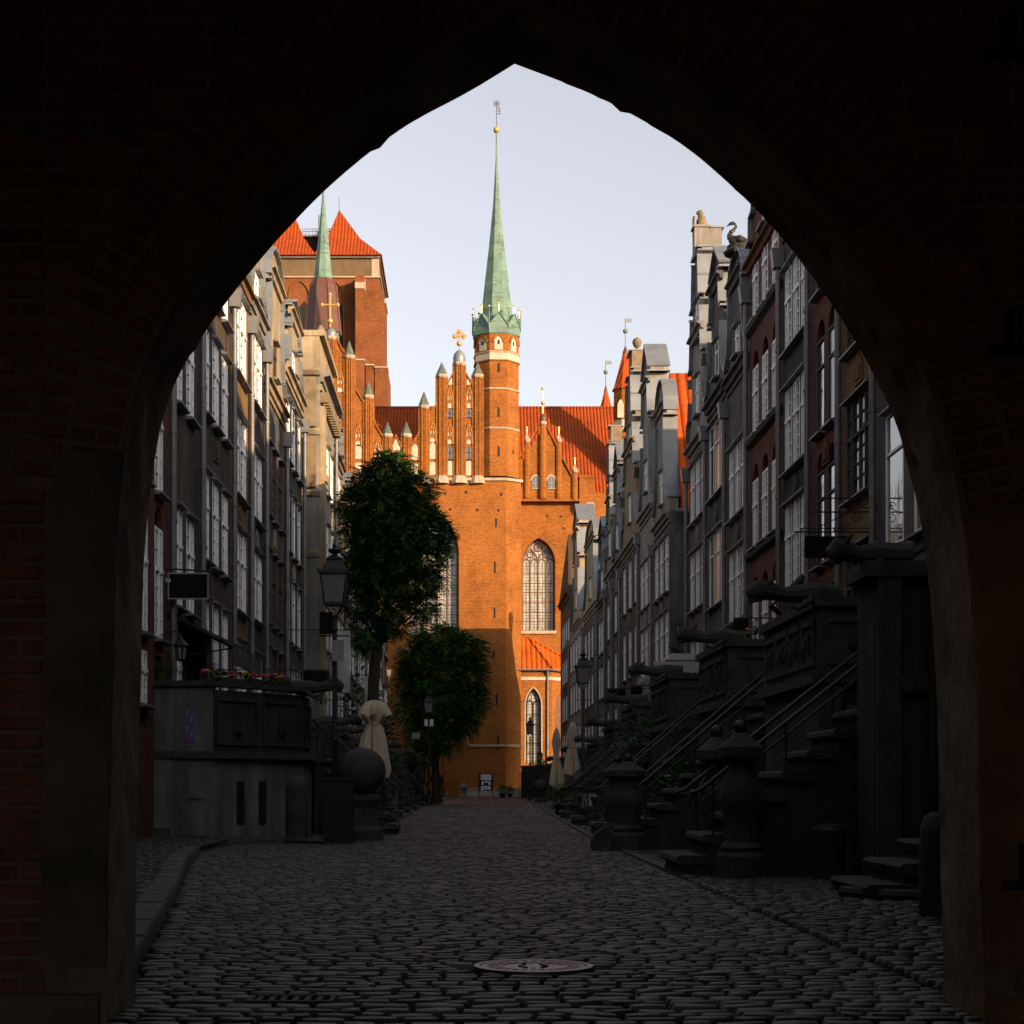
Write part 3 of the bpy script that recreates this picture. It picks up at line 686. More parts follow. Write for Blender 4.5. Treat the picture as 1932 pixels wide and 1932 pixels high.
HR = [  # first two are out of view, added to keep sun off the cobbles
 ('R',10.1,19,'plaster_house','dark house added unseen behind the arch on the right to shade the street','p_dark',18.5,22,[5,8.5,12],4,1.2,2.3,dict(gable='tri')),
 ('R',21.5,27.5,'plaster_house','brown house added unseen behind the right arch pier to shade the street','p_brown',18,22,[5,8.5,12],3,1.2,2.3,dict(gable='tri')),
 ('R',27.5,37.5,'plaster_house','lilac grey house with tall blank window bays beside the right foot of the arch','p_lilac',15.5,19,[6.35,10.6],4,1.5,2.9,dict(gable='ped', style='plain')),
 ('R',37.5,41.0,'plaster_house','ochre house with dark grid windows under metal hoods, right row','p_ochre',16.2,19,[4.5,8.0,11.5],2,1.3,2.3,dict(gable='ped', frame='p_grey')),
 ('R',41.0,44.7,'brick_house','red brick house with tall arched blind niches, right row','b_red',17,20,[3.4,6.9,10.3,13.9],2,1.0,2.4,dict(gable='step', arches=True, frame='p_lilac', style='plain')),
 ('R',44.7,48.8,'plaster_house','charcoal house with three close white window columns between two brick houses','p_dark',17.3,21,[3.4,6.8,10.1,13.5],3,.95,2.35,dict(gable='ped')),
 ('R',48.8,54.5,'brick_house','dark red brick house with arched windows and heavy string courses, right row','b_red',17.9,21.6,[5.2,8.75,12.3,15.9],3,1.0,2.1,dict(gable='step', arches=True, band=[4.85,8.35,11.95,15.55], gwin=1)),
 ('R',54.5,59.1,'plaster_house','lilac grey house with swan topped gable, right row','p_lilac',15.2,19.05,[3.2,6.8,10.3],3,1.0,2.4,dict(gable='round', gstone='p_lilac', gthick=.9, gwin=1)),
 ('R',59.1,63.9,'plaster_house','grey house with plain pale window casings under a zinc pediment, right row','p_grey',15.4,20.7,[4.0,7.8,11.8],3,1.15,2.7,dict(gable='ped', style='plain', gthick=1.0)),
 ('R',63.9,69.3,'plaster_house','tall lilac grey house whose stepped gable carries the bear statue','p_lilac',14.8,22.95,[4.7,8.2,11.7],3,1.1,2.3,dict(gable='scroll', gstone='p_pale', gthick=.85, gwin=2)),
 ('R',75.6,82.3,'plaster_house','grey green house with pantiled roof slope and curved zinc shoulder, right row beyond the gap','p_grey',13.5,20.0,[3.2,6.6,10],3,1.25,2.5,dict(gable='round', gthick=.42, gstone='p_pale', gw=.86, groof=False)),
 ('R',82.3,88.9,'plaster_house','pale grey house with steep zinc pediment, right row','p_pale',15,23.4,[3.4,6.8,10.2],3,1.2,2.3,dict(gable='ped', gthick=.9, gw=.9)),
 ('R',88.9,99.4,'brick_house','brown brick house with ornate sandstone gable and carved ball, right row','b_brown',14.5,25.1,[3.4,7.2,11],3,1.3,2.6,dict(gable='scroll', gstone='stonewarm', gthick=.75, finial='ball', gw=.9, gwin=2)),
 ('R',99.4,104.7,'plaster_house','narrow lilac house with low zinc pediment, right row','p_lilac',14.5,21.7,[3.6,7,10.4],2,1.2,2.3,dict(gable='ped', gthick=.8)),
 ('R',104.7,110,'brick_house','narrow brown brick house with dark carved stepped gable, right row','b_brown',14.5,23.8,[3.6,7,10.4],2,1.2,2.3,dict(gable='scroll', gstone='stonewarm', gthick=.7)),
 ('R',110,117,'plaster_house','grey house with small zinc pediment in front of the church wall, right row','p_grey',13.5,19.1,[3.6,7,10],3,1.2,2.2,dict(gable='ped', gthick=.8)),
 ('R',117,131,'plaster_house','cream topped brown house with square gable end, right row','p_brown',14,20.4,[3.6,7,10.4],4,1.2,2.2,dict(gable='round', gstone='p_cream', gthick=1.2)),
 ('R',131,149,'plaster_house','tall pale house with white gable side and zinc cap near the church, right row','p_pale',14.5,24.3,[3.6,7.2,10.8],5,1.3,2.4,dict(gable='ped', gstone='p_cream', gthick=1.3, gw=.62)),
 ('R',149,161.5,'stone_house','dark last house of the right row with stone knob and added shadow casting corner','p_brown',18.1,20.3,[3.6,7,10.4,13.8],4,1.2,2.2,dict(gable=None, groof=False, depth=3.4, pipe=False)),
]
TH = {}
for row in HL+HR:
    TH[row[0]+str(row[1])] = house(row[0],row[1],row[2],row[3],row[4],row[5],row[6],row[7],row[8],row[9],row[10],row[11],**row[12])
# side of the cream house that faces the street gap, with attic box and bracketed cornice
T = TH['L74.6']; xf = -6.45
T.part('attic', MB().box(xf-.9,xf-.02,74.65,82.4,19.35,21.0).box(xf-.95,xf+.2,74.6,82.45,21.0,21.25).box(xf-.95,xf+.1,74.6,82.45,18.6,18.85), M['p_cream'])
for i in range(14): T.part('bracket', MB().box(xf+.004,xf+.36,74.8+i*.55,75.05+i*.55,18.1,18.55), M['stonewarm'])
T.part('pilaster', MB().box(xf+.002,xf+.22,74.62,75.5,2.5,17.9).box(xf+.002,xf+.3,74.6,75.55,14.6,14.95), M['p_cream'])
for z,o in ((19.2,.30),(16.6,.16),(13.9,.22),(11.2,.12)): T.part('side_cornice', MB().ext([(74.599,z),(74.6-o*.5,z+.05),(74.6-o,z+.22),(74.6-o,z+.3),(74.599,z+.34)], 'x', -8.2, xf+.01), M['p_cream'])
T.part('side_pilaster', MB().box(-7.15,-6.6,74.42,74.598,14.3,16.55), M['stonewarm']); T.part('side_pilaster', MB().box(-7.15,-6.6,74.42,74.598,16.98,19.15), M['stonewarm'])
T.part('volute', MB().lathe(xf-.3,78.5,[(.3,21.25),(.4,21.4),(.22,21.55),(.32,21.9),(.26,22.2),(.05,22.5)],12), M['stonewarm'], None, True)
# house between the rows on the left: dark red gable wall set back
# roof of the house beyond the gap, its slope facing the gate
T = TH['R75.6']
T.part('roof', MB().ext([(75.3,13.45),(75.3,13.6),(80.6,20.8),(85.9,13.6),(85.9,13.45)], 'x', 9.62, 22), M['tile_x'])
T.part('gutter', MB().box(9.3,22,75.12,75.32,13.35,13.5), M['pipe'])
T.part('downpipe', MB().tube([(10.05,75.45,2),(10.05,75.45,13.4)], .09, 10), M['pipe'], smooth=True)
T.part('chimney', MB().box(14,15,80,81,18,22.2), M['b_brown'])
# top, corner and knob of the last right house, shaped to shade the church
T = TH['R149']
T.part('shadow_corner', MB().ext([(9.15,161.5),(9.15,164.8),(9.6,164.8),(12.45,161.5)], 'z', -.04, 18.1), M['p_brown'])  # unseen corner added to bound the shadow on the church
T.part('roof', MB().ext([(149.1,18.2),(149.1,23.2),(164.9,18.4),(164.9,18.12)], 'x', 8.95, 9.66), M['p_brown'])  # top slope set so its shadow edge lies level on the church
T.part('roof', MB().ext([(149.1,18.2),(149.1,23.2),(161.5,19.43),(161.5,18.2)], 'x', 9.661, 12.5), M['tile_h'])
A = Vector((9.62,164.78)); tt = Vector((.743,.669)); ss = Vector((.669,-.743))*.5
pr = [(A,18.3),(A+tt*.10,17.2),(A+tt*.55,14.2),(A+tt*1.18,11.6),(A+tt*1.18,0),(A,0)]
n6 = len(pr); T.part('shadow_wedge', MB().add([(p.x,p.y,z) for p,z in pr]+[(p.x+ss.x,p.y+ss.y,z) for p,z in pr], [list(range(n6)), list(range(2*n6-1,n6-1,-1))]+[[k,(k+1)%n6,(k+1)%n6+n6,k+n6] for k in range(n6)]), M['p_brown'])  # hidden wedge added to cast the slanted edge of that shadow
T.part('finial', MB().lathe(9.62,164.6,[(.20,18.3),(.22,18.9),(.27,19.3),(.29,19.8),(.24,20.1),(.08,20.25)],12), M['stonewarm'], None, True)
# statues on gables
def swan():
    x, y, z = PX(1394,57.0), 57.0, 19.36
    s = Thing('swan_statue', 'dark metal swan perched on a gable of the right row', 'statue', (x,y,z))
    b = MB().lathe(x+.02, y, [(.5,z-.3),(.55,z-.22),(.42,z-.12),(.42,z+.0),(.1,z+.02)], 12)
    s.part('plinth', b, M['stonedark'])
    k_ = .0178
    def q(u,v,dy=0): return (x+(u-1394)*k_, y+dy, z+(466-v)*k_)
    body = MB().tube([q(1378,448),q(1380,452),q(1386,457),q(1393,459),q(1401,461),q(1408,462),q(1413,463)],[.05,.14,.20,.20,.15,.08,.02],10)
    body.tube([q(1379,452),q(1377,445),q(1379,440),q(1385,435),q(1388,430),q(1387,425),q(1383,423),q(1378,424),q(1374,427)],[.13,.10,.075,.06,.055,.05,.06,.06,.02],8)
    s.part('body', body, M['bronze'], smooth=True)
    s.part('beak', MB().tube([q(1376,426),q(1370,429)],[.035,.01],6), M['bronze'])
    for sg in (-1,1): s.part('wing', MB().tube([q(1384,453,sg*.14),q(1393,455,sg*.19),q(1405,458,sg*.12),q(1412,461,sg*.04)],[.05,.13,.09,.02],8), M['bronze'], smooth=True)
swan()
def bear():
    D = 66.2; x, y, z = PX(1322,D), D, PZ(430,66.2)
    s = Thing('bear_statue', 'stone bear sitting upright with a shield on the tallest gable of the right row', 'statue', (x,y,z))
    s.part('pedestal', MB().box(x-.28,x+.28,y-.3,y+.3,z-1.2,z-.06).box(x-.34,x+.34,y-.36,y+.36,z-.06,z+.02), M['p_pale'])
    k_ = D/F
    def q(u,v,dy=0): return (x+(u-1322)*k_, y+dy, z+(430-v)*k_)
    b = MB().tube([q(1323,430),q(1324,424),q(1324,417),q(1323,410),q(1321,405)],[.19,.22,.19,.15,.10],10)
    b.tube([q(1322,405),q(1320,401),q(1317,402),q(1314,404)],[.12,.125,.09,.04],9)
    for dy in (-.07,.07): b.tube([q(1322,400,dy),q(1323,397,dy)],[.05,.02],6)
    for dy in (-.14,.14):
        b.tube([q(1322,411,dy),q(1318,414,dy),q(1316,417,dy*.6)],[.08,.06,.05],7)
        b.tube([q(1326,427,dy),q(1319,426,dy),q(1317,430,dy)],[.12,.09,.07],7)
    s.part('body', b, M['stonewarm'], smooth=True)
    s.part('shield', MB().ext([(y-.2,z+.02),(y+.2,z+.02),(y+.2,z+.4),(y,z+.46),(y-.2,z+.4)],'x',x-.3,x-.24), M['stonewarm'])
bear()
# hidden houses added past both rows to cut the sky light on the church
house('L', 151.5, 168.5, 'brick_house', 'hidden dark brick house added past the left row to block sky light', 'b_brown', 15, 19, [4,7.2,10.4], 6, 1.2, 2.2, gable='tri', xo=-1.6)
house('R', 172.5, 190, 'brick_house', 'hidden dark brick house added past the right row to block sky light', 'b_brown', 17, 20, [4,7.2,10.4], 6, 1.2, 2.2, gable='tri', xo=-5.5)
# ================================================================ CHURCH
DC = 170.0
ch = Thing('brick_church', 'huge gothic red brick church with copper spires closing the far end of the street', 'church', (0,DC,0))
def cu(u, D=DC): return PX(u,D)
def cv(v, D=DC): return PZ(v,D)
def pointed(cx, zs, hw, zt, n=14):                     # pointed arch outline from right springing over the apex to the left
    h = zt-zs; r = (hw*hw+h*h)/(2*hw) if h > hw else hw
    pts = []
    for i in range(n+1):
        t = i/n; a = math.asin(min(1, h/r))*t
        pts.append((cx+hw-r+r*math.cos(a), zs+r*math.sin(a)*(h/(r*math.sin(math.asin(min(1,h/r)))))))
    return pts+[(2*cx-x, z) for x,z in reversed(pts[:-1])]
def wall_with_arches(x0, x1, z0, z1, y, holes, depth=.9, thick=1.2):
    """front sheet with pointed openings (cx, sill, spring, top, half width), their reveals, and a body behind"""
    mb = MB(); xs = x0
    for (cx, zb, zs, zt, hw) in sorted(holes):
        a, b = cx-hw, cx+hw
        mb.poly([(xs,y,z0),(a,y,z0),(a,y,z1),(xs,y,z1)])
        mb.poly([(a,y,z0),(b,y,z0),(b,y,zb),(a,y,zb)])
        arc = pointed(cx, zs, hw, zt); half = len(arc)//2
        mb.poly([(b,y,z1)]+[(p[0],y,p[1]) for p in arc[:half+1]]+[(cx,y,z1)])
        mb.poly([(cx,y,z1)]+[(p[0],y,p[1]) for p in arc[half:]]+[(a,y,z1)])
        ring = [(b,zb)]+arc+[(a,zb)]
        for p, q in zip(ring, ring[1:]+[ring[0]]):
            mb.poly([(p[0],y,p[1]),(q[0],y,q[1]),(q[0]+(cx-q[0])*.06,y+depth,q[1]),(p[0]+(cx-p[0])*.06,y+depth,p[1])])
        xs = b
    mb.poly([(xs,y,z0),(x1,y,z0),(x1,y,z1),(xs,y,z1)])
    return mb
def ring_strip(arc, y0, y1, w_):                       # band following an arch outline
    mb = MB(); n = len(arc); out = []
    for i,p in enumerate(arc):
        a = arc[max(i-1,0)]; b = arc[min(i+1,n-1)]; d = Vector((b[0]-a[0], b[1]-a[1])).normalized(); out.append((p[0]+d.y*w_, p[1]-d.x*w_))
    for i in range(n-1):
        q = [arc[i],arc[i+1],out[i+1],out[i]]; mb.ext(q, 'y', y0, y1)
    return mb
def church_window(cx, zb, zs, zt, hw, y, nl=4, label=None):
    """leaded glass as the pane, stone mullions, bars and tracery as the window itself"""
    tr = MB(); arc = pointed(cx, zs, hw, zt); w_ = 2*hw/nl
    def topz(x):
        xs = [p[0] for p in arc]; zz = [p[1] for p in arc]
        return float(np.interp(x, xs[::-1], zz[::-1]))
    for i in range(1,nl):
        x = cx-hw+w_*i; tr.box(x-.06,x+.06,y-.1,y+.05,zb,min(zs+.1,topz(x)-.1))
    nb = max(3, int((zs-zb)/.95))
    for j in range(1,nb): z = zb+(zs-zb)*j/nb; tr.box(cx-hw,cx+hw,y-.05,y+.03,z-.035,z+.035)
    lw = .07
    for i in range(nl):                                # lancet heads
        x = cx-hw+w_*(i+.5); t = min(zs+w_*.7, topz(x)-.1); a2 = pointed(x, zs-.1, w_/2, t, 8); tr.tube([(p[0],y-.02,p[1]) for p in a2], lw, 5)
    if nl >= 4:
        for sg in (-1,1):
            a2 = pointed(cx+sg*hw/2, zs+.0, hw/2, zs+(zt-zs)*.62, 8); tr.tube([(p[0],y-.04,p[1]) for p in a2], lw, 5)
            tr.tube([(cx+sg*hw*.5+.19*hw*math.cos(t),y-.02,zs+(zt-zs)*.38+.19*hw*math.sin(t)) for t in np.linspace(0,6.283,15)], lw*.9, 5, False)
        r = hw*.25; zc = zs+(zt-zs)*.69
        tr.tube([(cx+r*math.cos(t),y-.02,zc+r*math.sin(t)) for t in np.linspace(0,6.283,17)], lw, 5, False)
        for a in (0,1,2,3,4,5): tr.tube([(cx,y-.02,zc),(cx+r*math.cos(a*1.047),y-.02,zc+r*math.sin(a*1.047))], lw*.6, 4)
    tr.tube([(p[0],y-.03,p[1]) for p in [(cx+hw,zb)]+arc+[(cx-hw,zb)]], .1, 5)
    o = ch.part('window', tr, M['iron'] if nl < 3 else M['wmull'])
    ch.part('pane', MB().poly([(p[0],y,p[1]) for p in [(cx+hw,zb)]+arc+[(cx-hw,zb)]]), M['leaded'], o)
    return o
M['wmull'] = plain('brown_mullion', (.13,.06,.035), .8, .3, 3)
# --- body walls
W1 = (cu(815), cv(1196), cv(1045), cv(958), (cu(866)-cu(764))/2)
mb = wall_with_arches(cu(560), cu(955), -.04, cv(903), DC, [W1], 1.0)
xa, xb_ = cu(955), cu(983,171.1)                       # angled face of the stair tower foot
mb.poly([(xa,DC,-.04),(xb_,171.1,-.04),(xb_,171.1,cv(905)),(xa,DC,cv(903))])
mb.poly([(xb_,171.1,-.04),(xb_,176,-.04),(xb_,176,cv(905)),(xb_,171.1,cv(905))])
mb.poly([(cu(560),DC,cv(903)),(xa,DC,cv(903)),(xb_,171.1,cv(903)),(xb_,176,cv(903)),(cu(560),176,cv(903))])
ch.part('wall', mb, M['church'])
church_window(W1[0], W1[1]+.02, W1[2], W1[3]-.15, W1[4]*.94, DC+.98, 5)
ch.part('window_surround', ring_strip(pointed(W1[0],W1[2],W1[4],W1[3]), DC-.05, DC-.002, .32), M['church'])
sc_ = MB().ext([(cu(560),DC-.22),(xa+.08,DC-.22),(xb_+.2,171.0),(xb_+.2,173.2),(cu(560),173.2)], 'z', cv(907), cv(903)+.06)
ch.part('string_course', sc_, M['church_stone'])
D2 = 174.0
W2 = (cu(1016,D2), cv(1190,D2), cv(1062,D2), cv(1015,D2), (cu(1048,D2)-cu(984.5,D2))/2)
ch.part('wall', wall_with_arches(cu(970,D2), cu(1175,D2), -.04, cv(944,D2), D2, [W2], .9), M['church'])
church_window(W2[0], W2[1]+.02, W2[2], W2[3]-.1, W2[4]*.94, D2+.88, 4)
ch.part('window_surround', ring_strip(pointed(W2[0],W2[2],W2[4],W2[3]), D2-.06, D2-.002, .36), M['church'])
ch.part('window_sill', MB().box(cu(983,D2),cu(1050,D2),D2-.25,D2+.5,cv(1196,D2),cv(1190,D2)), M['church_stone'])
# --- putlog holes and slits
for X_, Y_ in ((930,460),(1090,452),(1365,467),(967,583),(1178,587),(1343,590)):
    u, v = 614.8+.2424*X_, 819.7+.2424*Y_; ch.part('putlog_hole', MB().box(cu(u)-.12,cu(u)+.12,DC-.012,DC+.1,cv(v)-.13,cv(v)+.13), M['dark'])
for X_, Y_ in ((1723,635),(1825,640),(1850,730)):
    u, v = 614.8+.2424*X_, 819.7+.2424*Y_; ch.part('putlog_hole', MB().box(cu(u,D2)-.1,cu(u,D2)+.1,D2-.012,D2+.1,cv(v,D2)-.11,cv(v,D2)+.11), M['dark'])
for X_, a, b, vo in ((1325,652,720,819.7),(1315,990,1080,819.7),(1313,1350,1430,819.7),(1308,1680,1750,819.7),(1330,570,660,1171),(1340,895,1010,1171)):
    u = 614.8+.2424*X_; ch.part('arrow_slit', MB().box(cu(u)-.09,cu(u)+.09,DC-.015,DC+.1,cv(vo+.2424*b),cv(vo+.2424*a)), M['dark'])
# plinth ledge and portal frame low down
ch.part('string_course', MB().box(cu(884),cu(955)+.1,DC-.16,DC-.003,cv(1409),cv(1404)).ext([(cu(955)+.1,DC-.16),(xb_+.12,171.0),(xb_+.05,171.15),(cu(955)+.1,DC)], 'z', cv(1409), cv(1404)), M['church_stone'])
ch.part('portal_frame', MB().box(cu(882),cu(885),DC-.16,DC-.003,cv(1405),cv(1345)).box(cu(820),cu(885),DC-.16,DC-.003,cv(1345),cv(1341)), M['church_stone'])
# --- pinnacles and gable panels
def pinnacle(u, hw, vs, vt, vb, D=DC+.12, kind='cone', rib=True, sy=.62):
    x = PX(u,D); r = hw*D/F; z0, z1, zt = PZ(vb,D), PZ(vs,D), PZ(vt,D)
    b = MB(); pts = [(x+r*math.cos(a), D+sy*r*math.sin(a)) for a in [math.pi/8+k*math.pi/4 for k in range(8)]]
    b.ext(pts, 'z', z0, z1)
    if rib:
        for k in range(8):
            a = math.pi/8+k*math.pi/4
            if math.sin(a) > .5: continue
            cx, cy = x+r*1.02*math.cos(a), D+sy*r*1.02*math.sin(a); b.lathe(cx, cy, [(.11,z0),(.11,z1)], 6)
            a += math.pi/8; cx, cy = x+r*.96*math.cos(a), D+sy*r*.96*math.sin(a); b.lathe(cx, cy, [(.07,z0),(.07,z1)], 5)
    p = ch.part('pinnacle', b, M['church'])
    if rib: ch.part('foot', MB().lathe(x, D, [(r*1.5,z0-.75),(r*1.25,z0-.2),(r*1.05,z0+.02)], 8, math.pi/8), M['church_stone'], p)
    ch.part('cap_ring', MB().lathe(x, D, [(r*.95,z1-.28),(r*1.18,z1-.12),(r*1.18,z1+.08),(r*.9,z1+.1)], 8, math.pi/8), M['church_stone'], p)
    if kind == 'cone': ch.part('cone_roof', MB().lathe(x, D, [(r*1.1,z1+.1),(r*.72,z1+(zt-z1)*.4),(r*.18,z1+(zt-z1)*.88),(.02,zt)], 8, math.pi/8), M['glaze'], p)
    elif kind == 'white': ch.part('cone_roof', MB().lathe(x, D, [(r*1.1,z1+.1),(.03,zt)], 4, math.pi/4), M['church_stone'], p)
    else: ch.part('dome', MB().lathe(x, D, [(r*.95,z1+.1),(r*1.05,z1+(zt-z1)*.35),(r*.85,z1+(zt-z1)*.7),(r*.4,z1+(zt-z1)*.92),(.05,zt)], 10), M['copbrown'] if kind == 'brown' else M['zinc'], p, True)
    return p
for a in ((587,9,667,645,905),(625,10,637,619,905,DC+.12,'dome'),(659,10.3,673,643,905),(695,10,748,719,903),(731,9.3,821,796,901),(766.5,9.6,821,796,901),
          (800,10,767,738,900),(833.5,10.4,709,683,899),(866.5,11.5,686,660,899,DC+.12,'dome'),(901,10.4,709,683,899)): pinnacle(*a)
DG = DC+.02
top = [(587,700),(597,668),(615,640),(635,640),(649,668),(649,662),(659,700),(670,735),(683,756),(695,775),(706,799),(722,826),(731,850),(741,842),(747.5,824),(755,842),(766,850),(776,842),(790,821),(800,800),(809,786),(823,767),(833,750),(845,726),(855,706),(878,706),(890.6,726),(901,745),(912,780)]
gb = MB().ext([(cu(u,DG),cv(v,DG)) for u,v in [(587,903)]+top+[(912,903)]], 'y', DG, DG+.8)
gb_o = ch.part('gable_wall', gb, M['church'])
for (a,b) in zip(top, top[1:]):
    if abs(a[0]-b[0]) < 4: continue
    p, q = (cu(a[0],DG),cv(a[1],DG)), (cu(b[0],DG),cv(b[1],DG)); ch.part('coping', MB().ext([p,q,(q[0],q[1]+.30),(p[0],p[1]+.30)], 'y', DG-.16, DG+.9), M['church'], gb_o)
def niche(u0, u1, v0, v1, kind):
    x0, x1, z0, z1 = cu(u0,DG), cu(u1,DG), cv(v1,DG), cv(v0,DG); cx = (x0+x1)/2; hw = (x1-x0)/2; y = DG-.06
    if kind == 'white': ch.part('white_panel', MB().ext([(x0,z0),(x1,z0),(x1,z1-hw*.2),(cx,z1+.02),(x0,z1-hw*.2)], 'y', y, DG-.002), M['church_pale'])
    elif kind == 'arch': ch.part('white_panel', MB().ext([(x1,z0)]+pointed(cx, z1-hw*1.5, hw, z1, 8)+[(x0,z0)], 'y', y, DG-.002), M['church_pale'])
    elif kind == 'win': 
        o = ch.part('gable_window', MB().box(x0,x1,y-.04,DG-.003,z0,z0+.09).box(cx-.04,cx+.04,y-.04,DG-.003,z0+.09,z1).box(x0,x1,y-.05,DG-.003,(z0+z1)/2,(z0+z1)/2+.06), M['iron'])
        ch.part('pane', MB().ext([(x1,z0+.09)]+pointed(cx, z1-hw, hw, z1, 6)+[(x0,z0+.09)], 'y', y-.01, DG-.004), M['gpane'], o)
    elif kind == 'trac':
        o = ch.part('white_panel', MB().ext([(x1,z0)]+pointed(cx, z0+(z1-z0)*.35, hw, z1, 8)+[(x0,z0)], 'y', y, DG-.002), M['church_pale'])
        t = MB(); y2 = y-.05; r = hw*.42
        t.tube([(p[0],y2,p[1]) for p in [(x1,z0)]+pointed(cx, z0+(z1-z0)*.35, hw, z1, 8)+[(x0,z0)]], .075, 5)
        for zz, rr in ((z0+(z1-z0)*.30, r*1.1),(z0+(z1-z0)*.62, r*.8)):
            for sg in (-1,1): t.tube([(cx+sg*hw*.42+rr*.8*math.cos(a), y2, zz+rr*math.sin(a)) for a in np.linspace(0,6.28,9)], .06, 4, False)
        t.tube([(cx,y2,z0+(z1-z0)*.45),(cx,y2,z1)], .055, 4)
        t.tube([(cx-hw,y2,z0+(z1-z0)*.1),(cx,y2,z0+(z1-z0)*.5),(cx+hw,y2,z0+(z1-z0)*.1)], .055, 4)
        ch.part('tracery', t, M['trac'], o)
M['gpane'] = glassy('gable_pane', (.10,.12,.13), .25, .5)
for u0,u1 in ((844,854.3),(879.5,890.5)):
    niche(u0,u1,728,770,'trac'); niche(u0,u1,772,789,'win'); niche(u0,u1,798,838,'trac'); niche(u0,u1,842,868,'win'); niche(u0,u1,870,897,'white')
niche(810.5,822.5,796,834,'trac'); niche(810.5,822.5,835,866,'arch'); niche(810.5,822.5,872,897,'white')
niche(670,682,800,842,'trac'); niche(670,682,838,866,'arch'); niche(670,682,873,900,'white')
niche(706,720,830,864,'trac'); niche(706,720,868,897,'white'); niche(741.5,755.5,828,850,'arch'); niche(741.5,755.5,858,897,'white')
niche(777,789,838,868,'arch'); niche(777,789,874,897,'white'); niche(636,648,700,740,'trac')
niche(846,853.5,712,726,'arch'); niche(880.5,888,712,726,'arch')
# crosses
def cross(u, v0, v1, hw, D, y=None, fancy=False):
    x = PX(u,D); z0, z1 = PZ(v1,D), PZ(v0,D); w_ = hw*D/F; zc = z0+(z1-z0)*.62; b = MB()
    b.tube([(x,D,z0-.6),(x,D,z1)], (.085 if not fancy else .055), 6).tube([(x-w_,D,zc),(x+w_,D,zc)], (.085 if not fancy else .055), 6)
    for ex, ez in ((x-w_,zc),(x+w_,zc),(x,z1)):
        b.lathe(ex, D, [(.05,ez-.22),(.15,ez-.10),(.15,ez+.10),(.05,ez+.22)], 6)
        if fancy: b.tube([(ex+.22*math.cos(a),D,ez+.22*math.sin(a)) for a in np.linspace(0,6.28,9)], .05, 4, False)
    if fancy:
        for a in (.785,2.356,3.927,5.498): b.tube([(x,D,zc),(x+.55*math.cos(a),D,zc+.55*math.sin(a))], .04, 4)
    o = ch.part('cross', b, M['gold']); ch.part('orb', MB().ball(x,D,z0,.28), M['gold'], o, True)
cross(623,556,606,15,DC+.12); cross(866.5,626,648,8.5,DC+.12,fancy=True)
# --- stair turret with the tall copper spire
DT = 171.8; tx = PX(936.8,DT); tr_ = 43.5*DT/F; ph = math.pi/8+R(4.6)
def octo(r, ph=ph): return [(tx+r*math.cos(ph+k*math.pi/4), DT+r*math.sin(ph+k*math.pi/4)) for k in range(8)]
tz = lambda v: PZ(v,DT)
tur = ch.part('stair_turret', MB().ext(octo(tr_), 'z', tz(905), tz(634)), M['church'])
def ob(name, v0, v1, r, m): ch.part(name, MB().ext(octo(r), 'z', tz(v1), tz(v0)), M[m], tur)
ob('white_band', 674, 688, tr_+.03, 'church_pale'); ob('string_course', 740.5, 743.5, tr_+.09, 'church_stone'); ob('string_course', 814, 817, tr_+.09, 'church_stone')
ob('string_course', 688, 690.5, tr_+.12, 'church'); ob('string_course', 672, 674.5, tr_+.12, 'church_stone')
for k in range(8):
    a = ph+(k+.5)*math.pi/4; ri = tr_*math.cos(math.pi/8)
    if math.sin(a) > .3: continue
    n_ = Vector((math.cos(a), math.sin(a), 0)); t_ = Vector((-n_.y, n_.x, 0)); c = Vector((tx,DT,0))
    def onface(pts, o0, o1):
        b = MB(); n = len(pts); vs = [c+n_*(ri+o1)+t_*p[0]+Vector((0,0,p[1])) for p in pts]+[c+n_*(ri+o0)+t_*p[0]+Vector((0,0,p[1])) for p in pts]
        return b.add(vs, [list(range(n)), list(range(2*n-1,n-1,-1))]+[[i,(i+1)%n,(i+1)%n+n,i+n] for i in range(n)])
    hw = .42; z0, z1 = tz(670), tz(644)
    nn = ch.part('niche', onface([(hw,z0)]+pointed(0,z0+.75,hw,z1,8)+[(-hw,z0)], .01, .05), M['church_pale'], tur)
    ring = ring_strip(pointed(0,z0+.75,hw,z1,8), 0, 1, .2); 
    rb = MB(); rb.add([c+n_*(ri+(.03 if p[1] < .5 else .14))+t_*p[0]+Vector((0,0,p[2])) for p in ring.v], ring.f); ch.part('niche_arch', rb, M['church'], tur)
    ch.part('slit', onface([(-.1,z0+.55),(.1,z0+.55),(.1,z0+.95),(-.1,z0+.95)], .05, .07), M['dark'], tur)
    if abs(a-(ph+5.5*math.pi/4)) < .1:
        for va, vb in ((695,712),(777,795),(850,869)): ch.part('slit', onface([(-.10,tz(vb)),(.10,tz(vb)),(.10,tz(va)),(-.10,tz(va))], .005, .03), M['dark'], tur)
    if abs(a-(ph+6.5*math.pi/4)) < .1: ch.part('slit', onface([(-.10,tz(862)),(.10,tz(862)),(.10,tz(855)),(-.10,tz(855))], .005, .03), M['dark'], tur)
sp = MB(); r0 = 31*DT/F
sp.lathe(tx, DT, [(tr_*1.03,tz(640)),(tr_*1.06,tz(636)),(r0*1.12,tz(612)),(r0,tz(598)),(r0*.78,tz(540)),(r0*.47,tz(460)),(r0*.22,tz(385)),(.24,tz(345)),(.085,tz(300)),(.07,tz(250))], 8, ph)
spire = ch.part('spire', sp, M['copper'])
gm = MB()
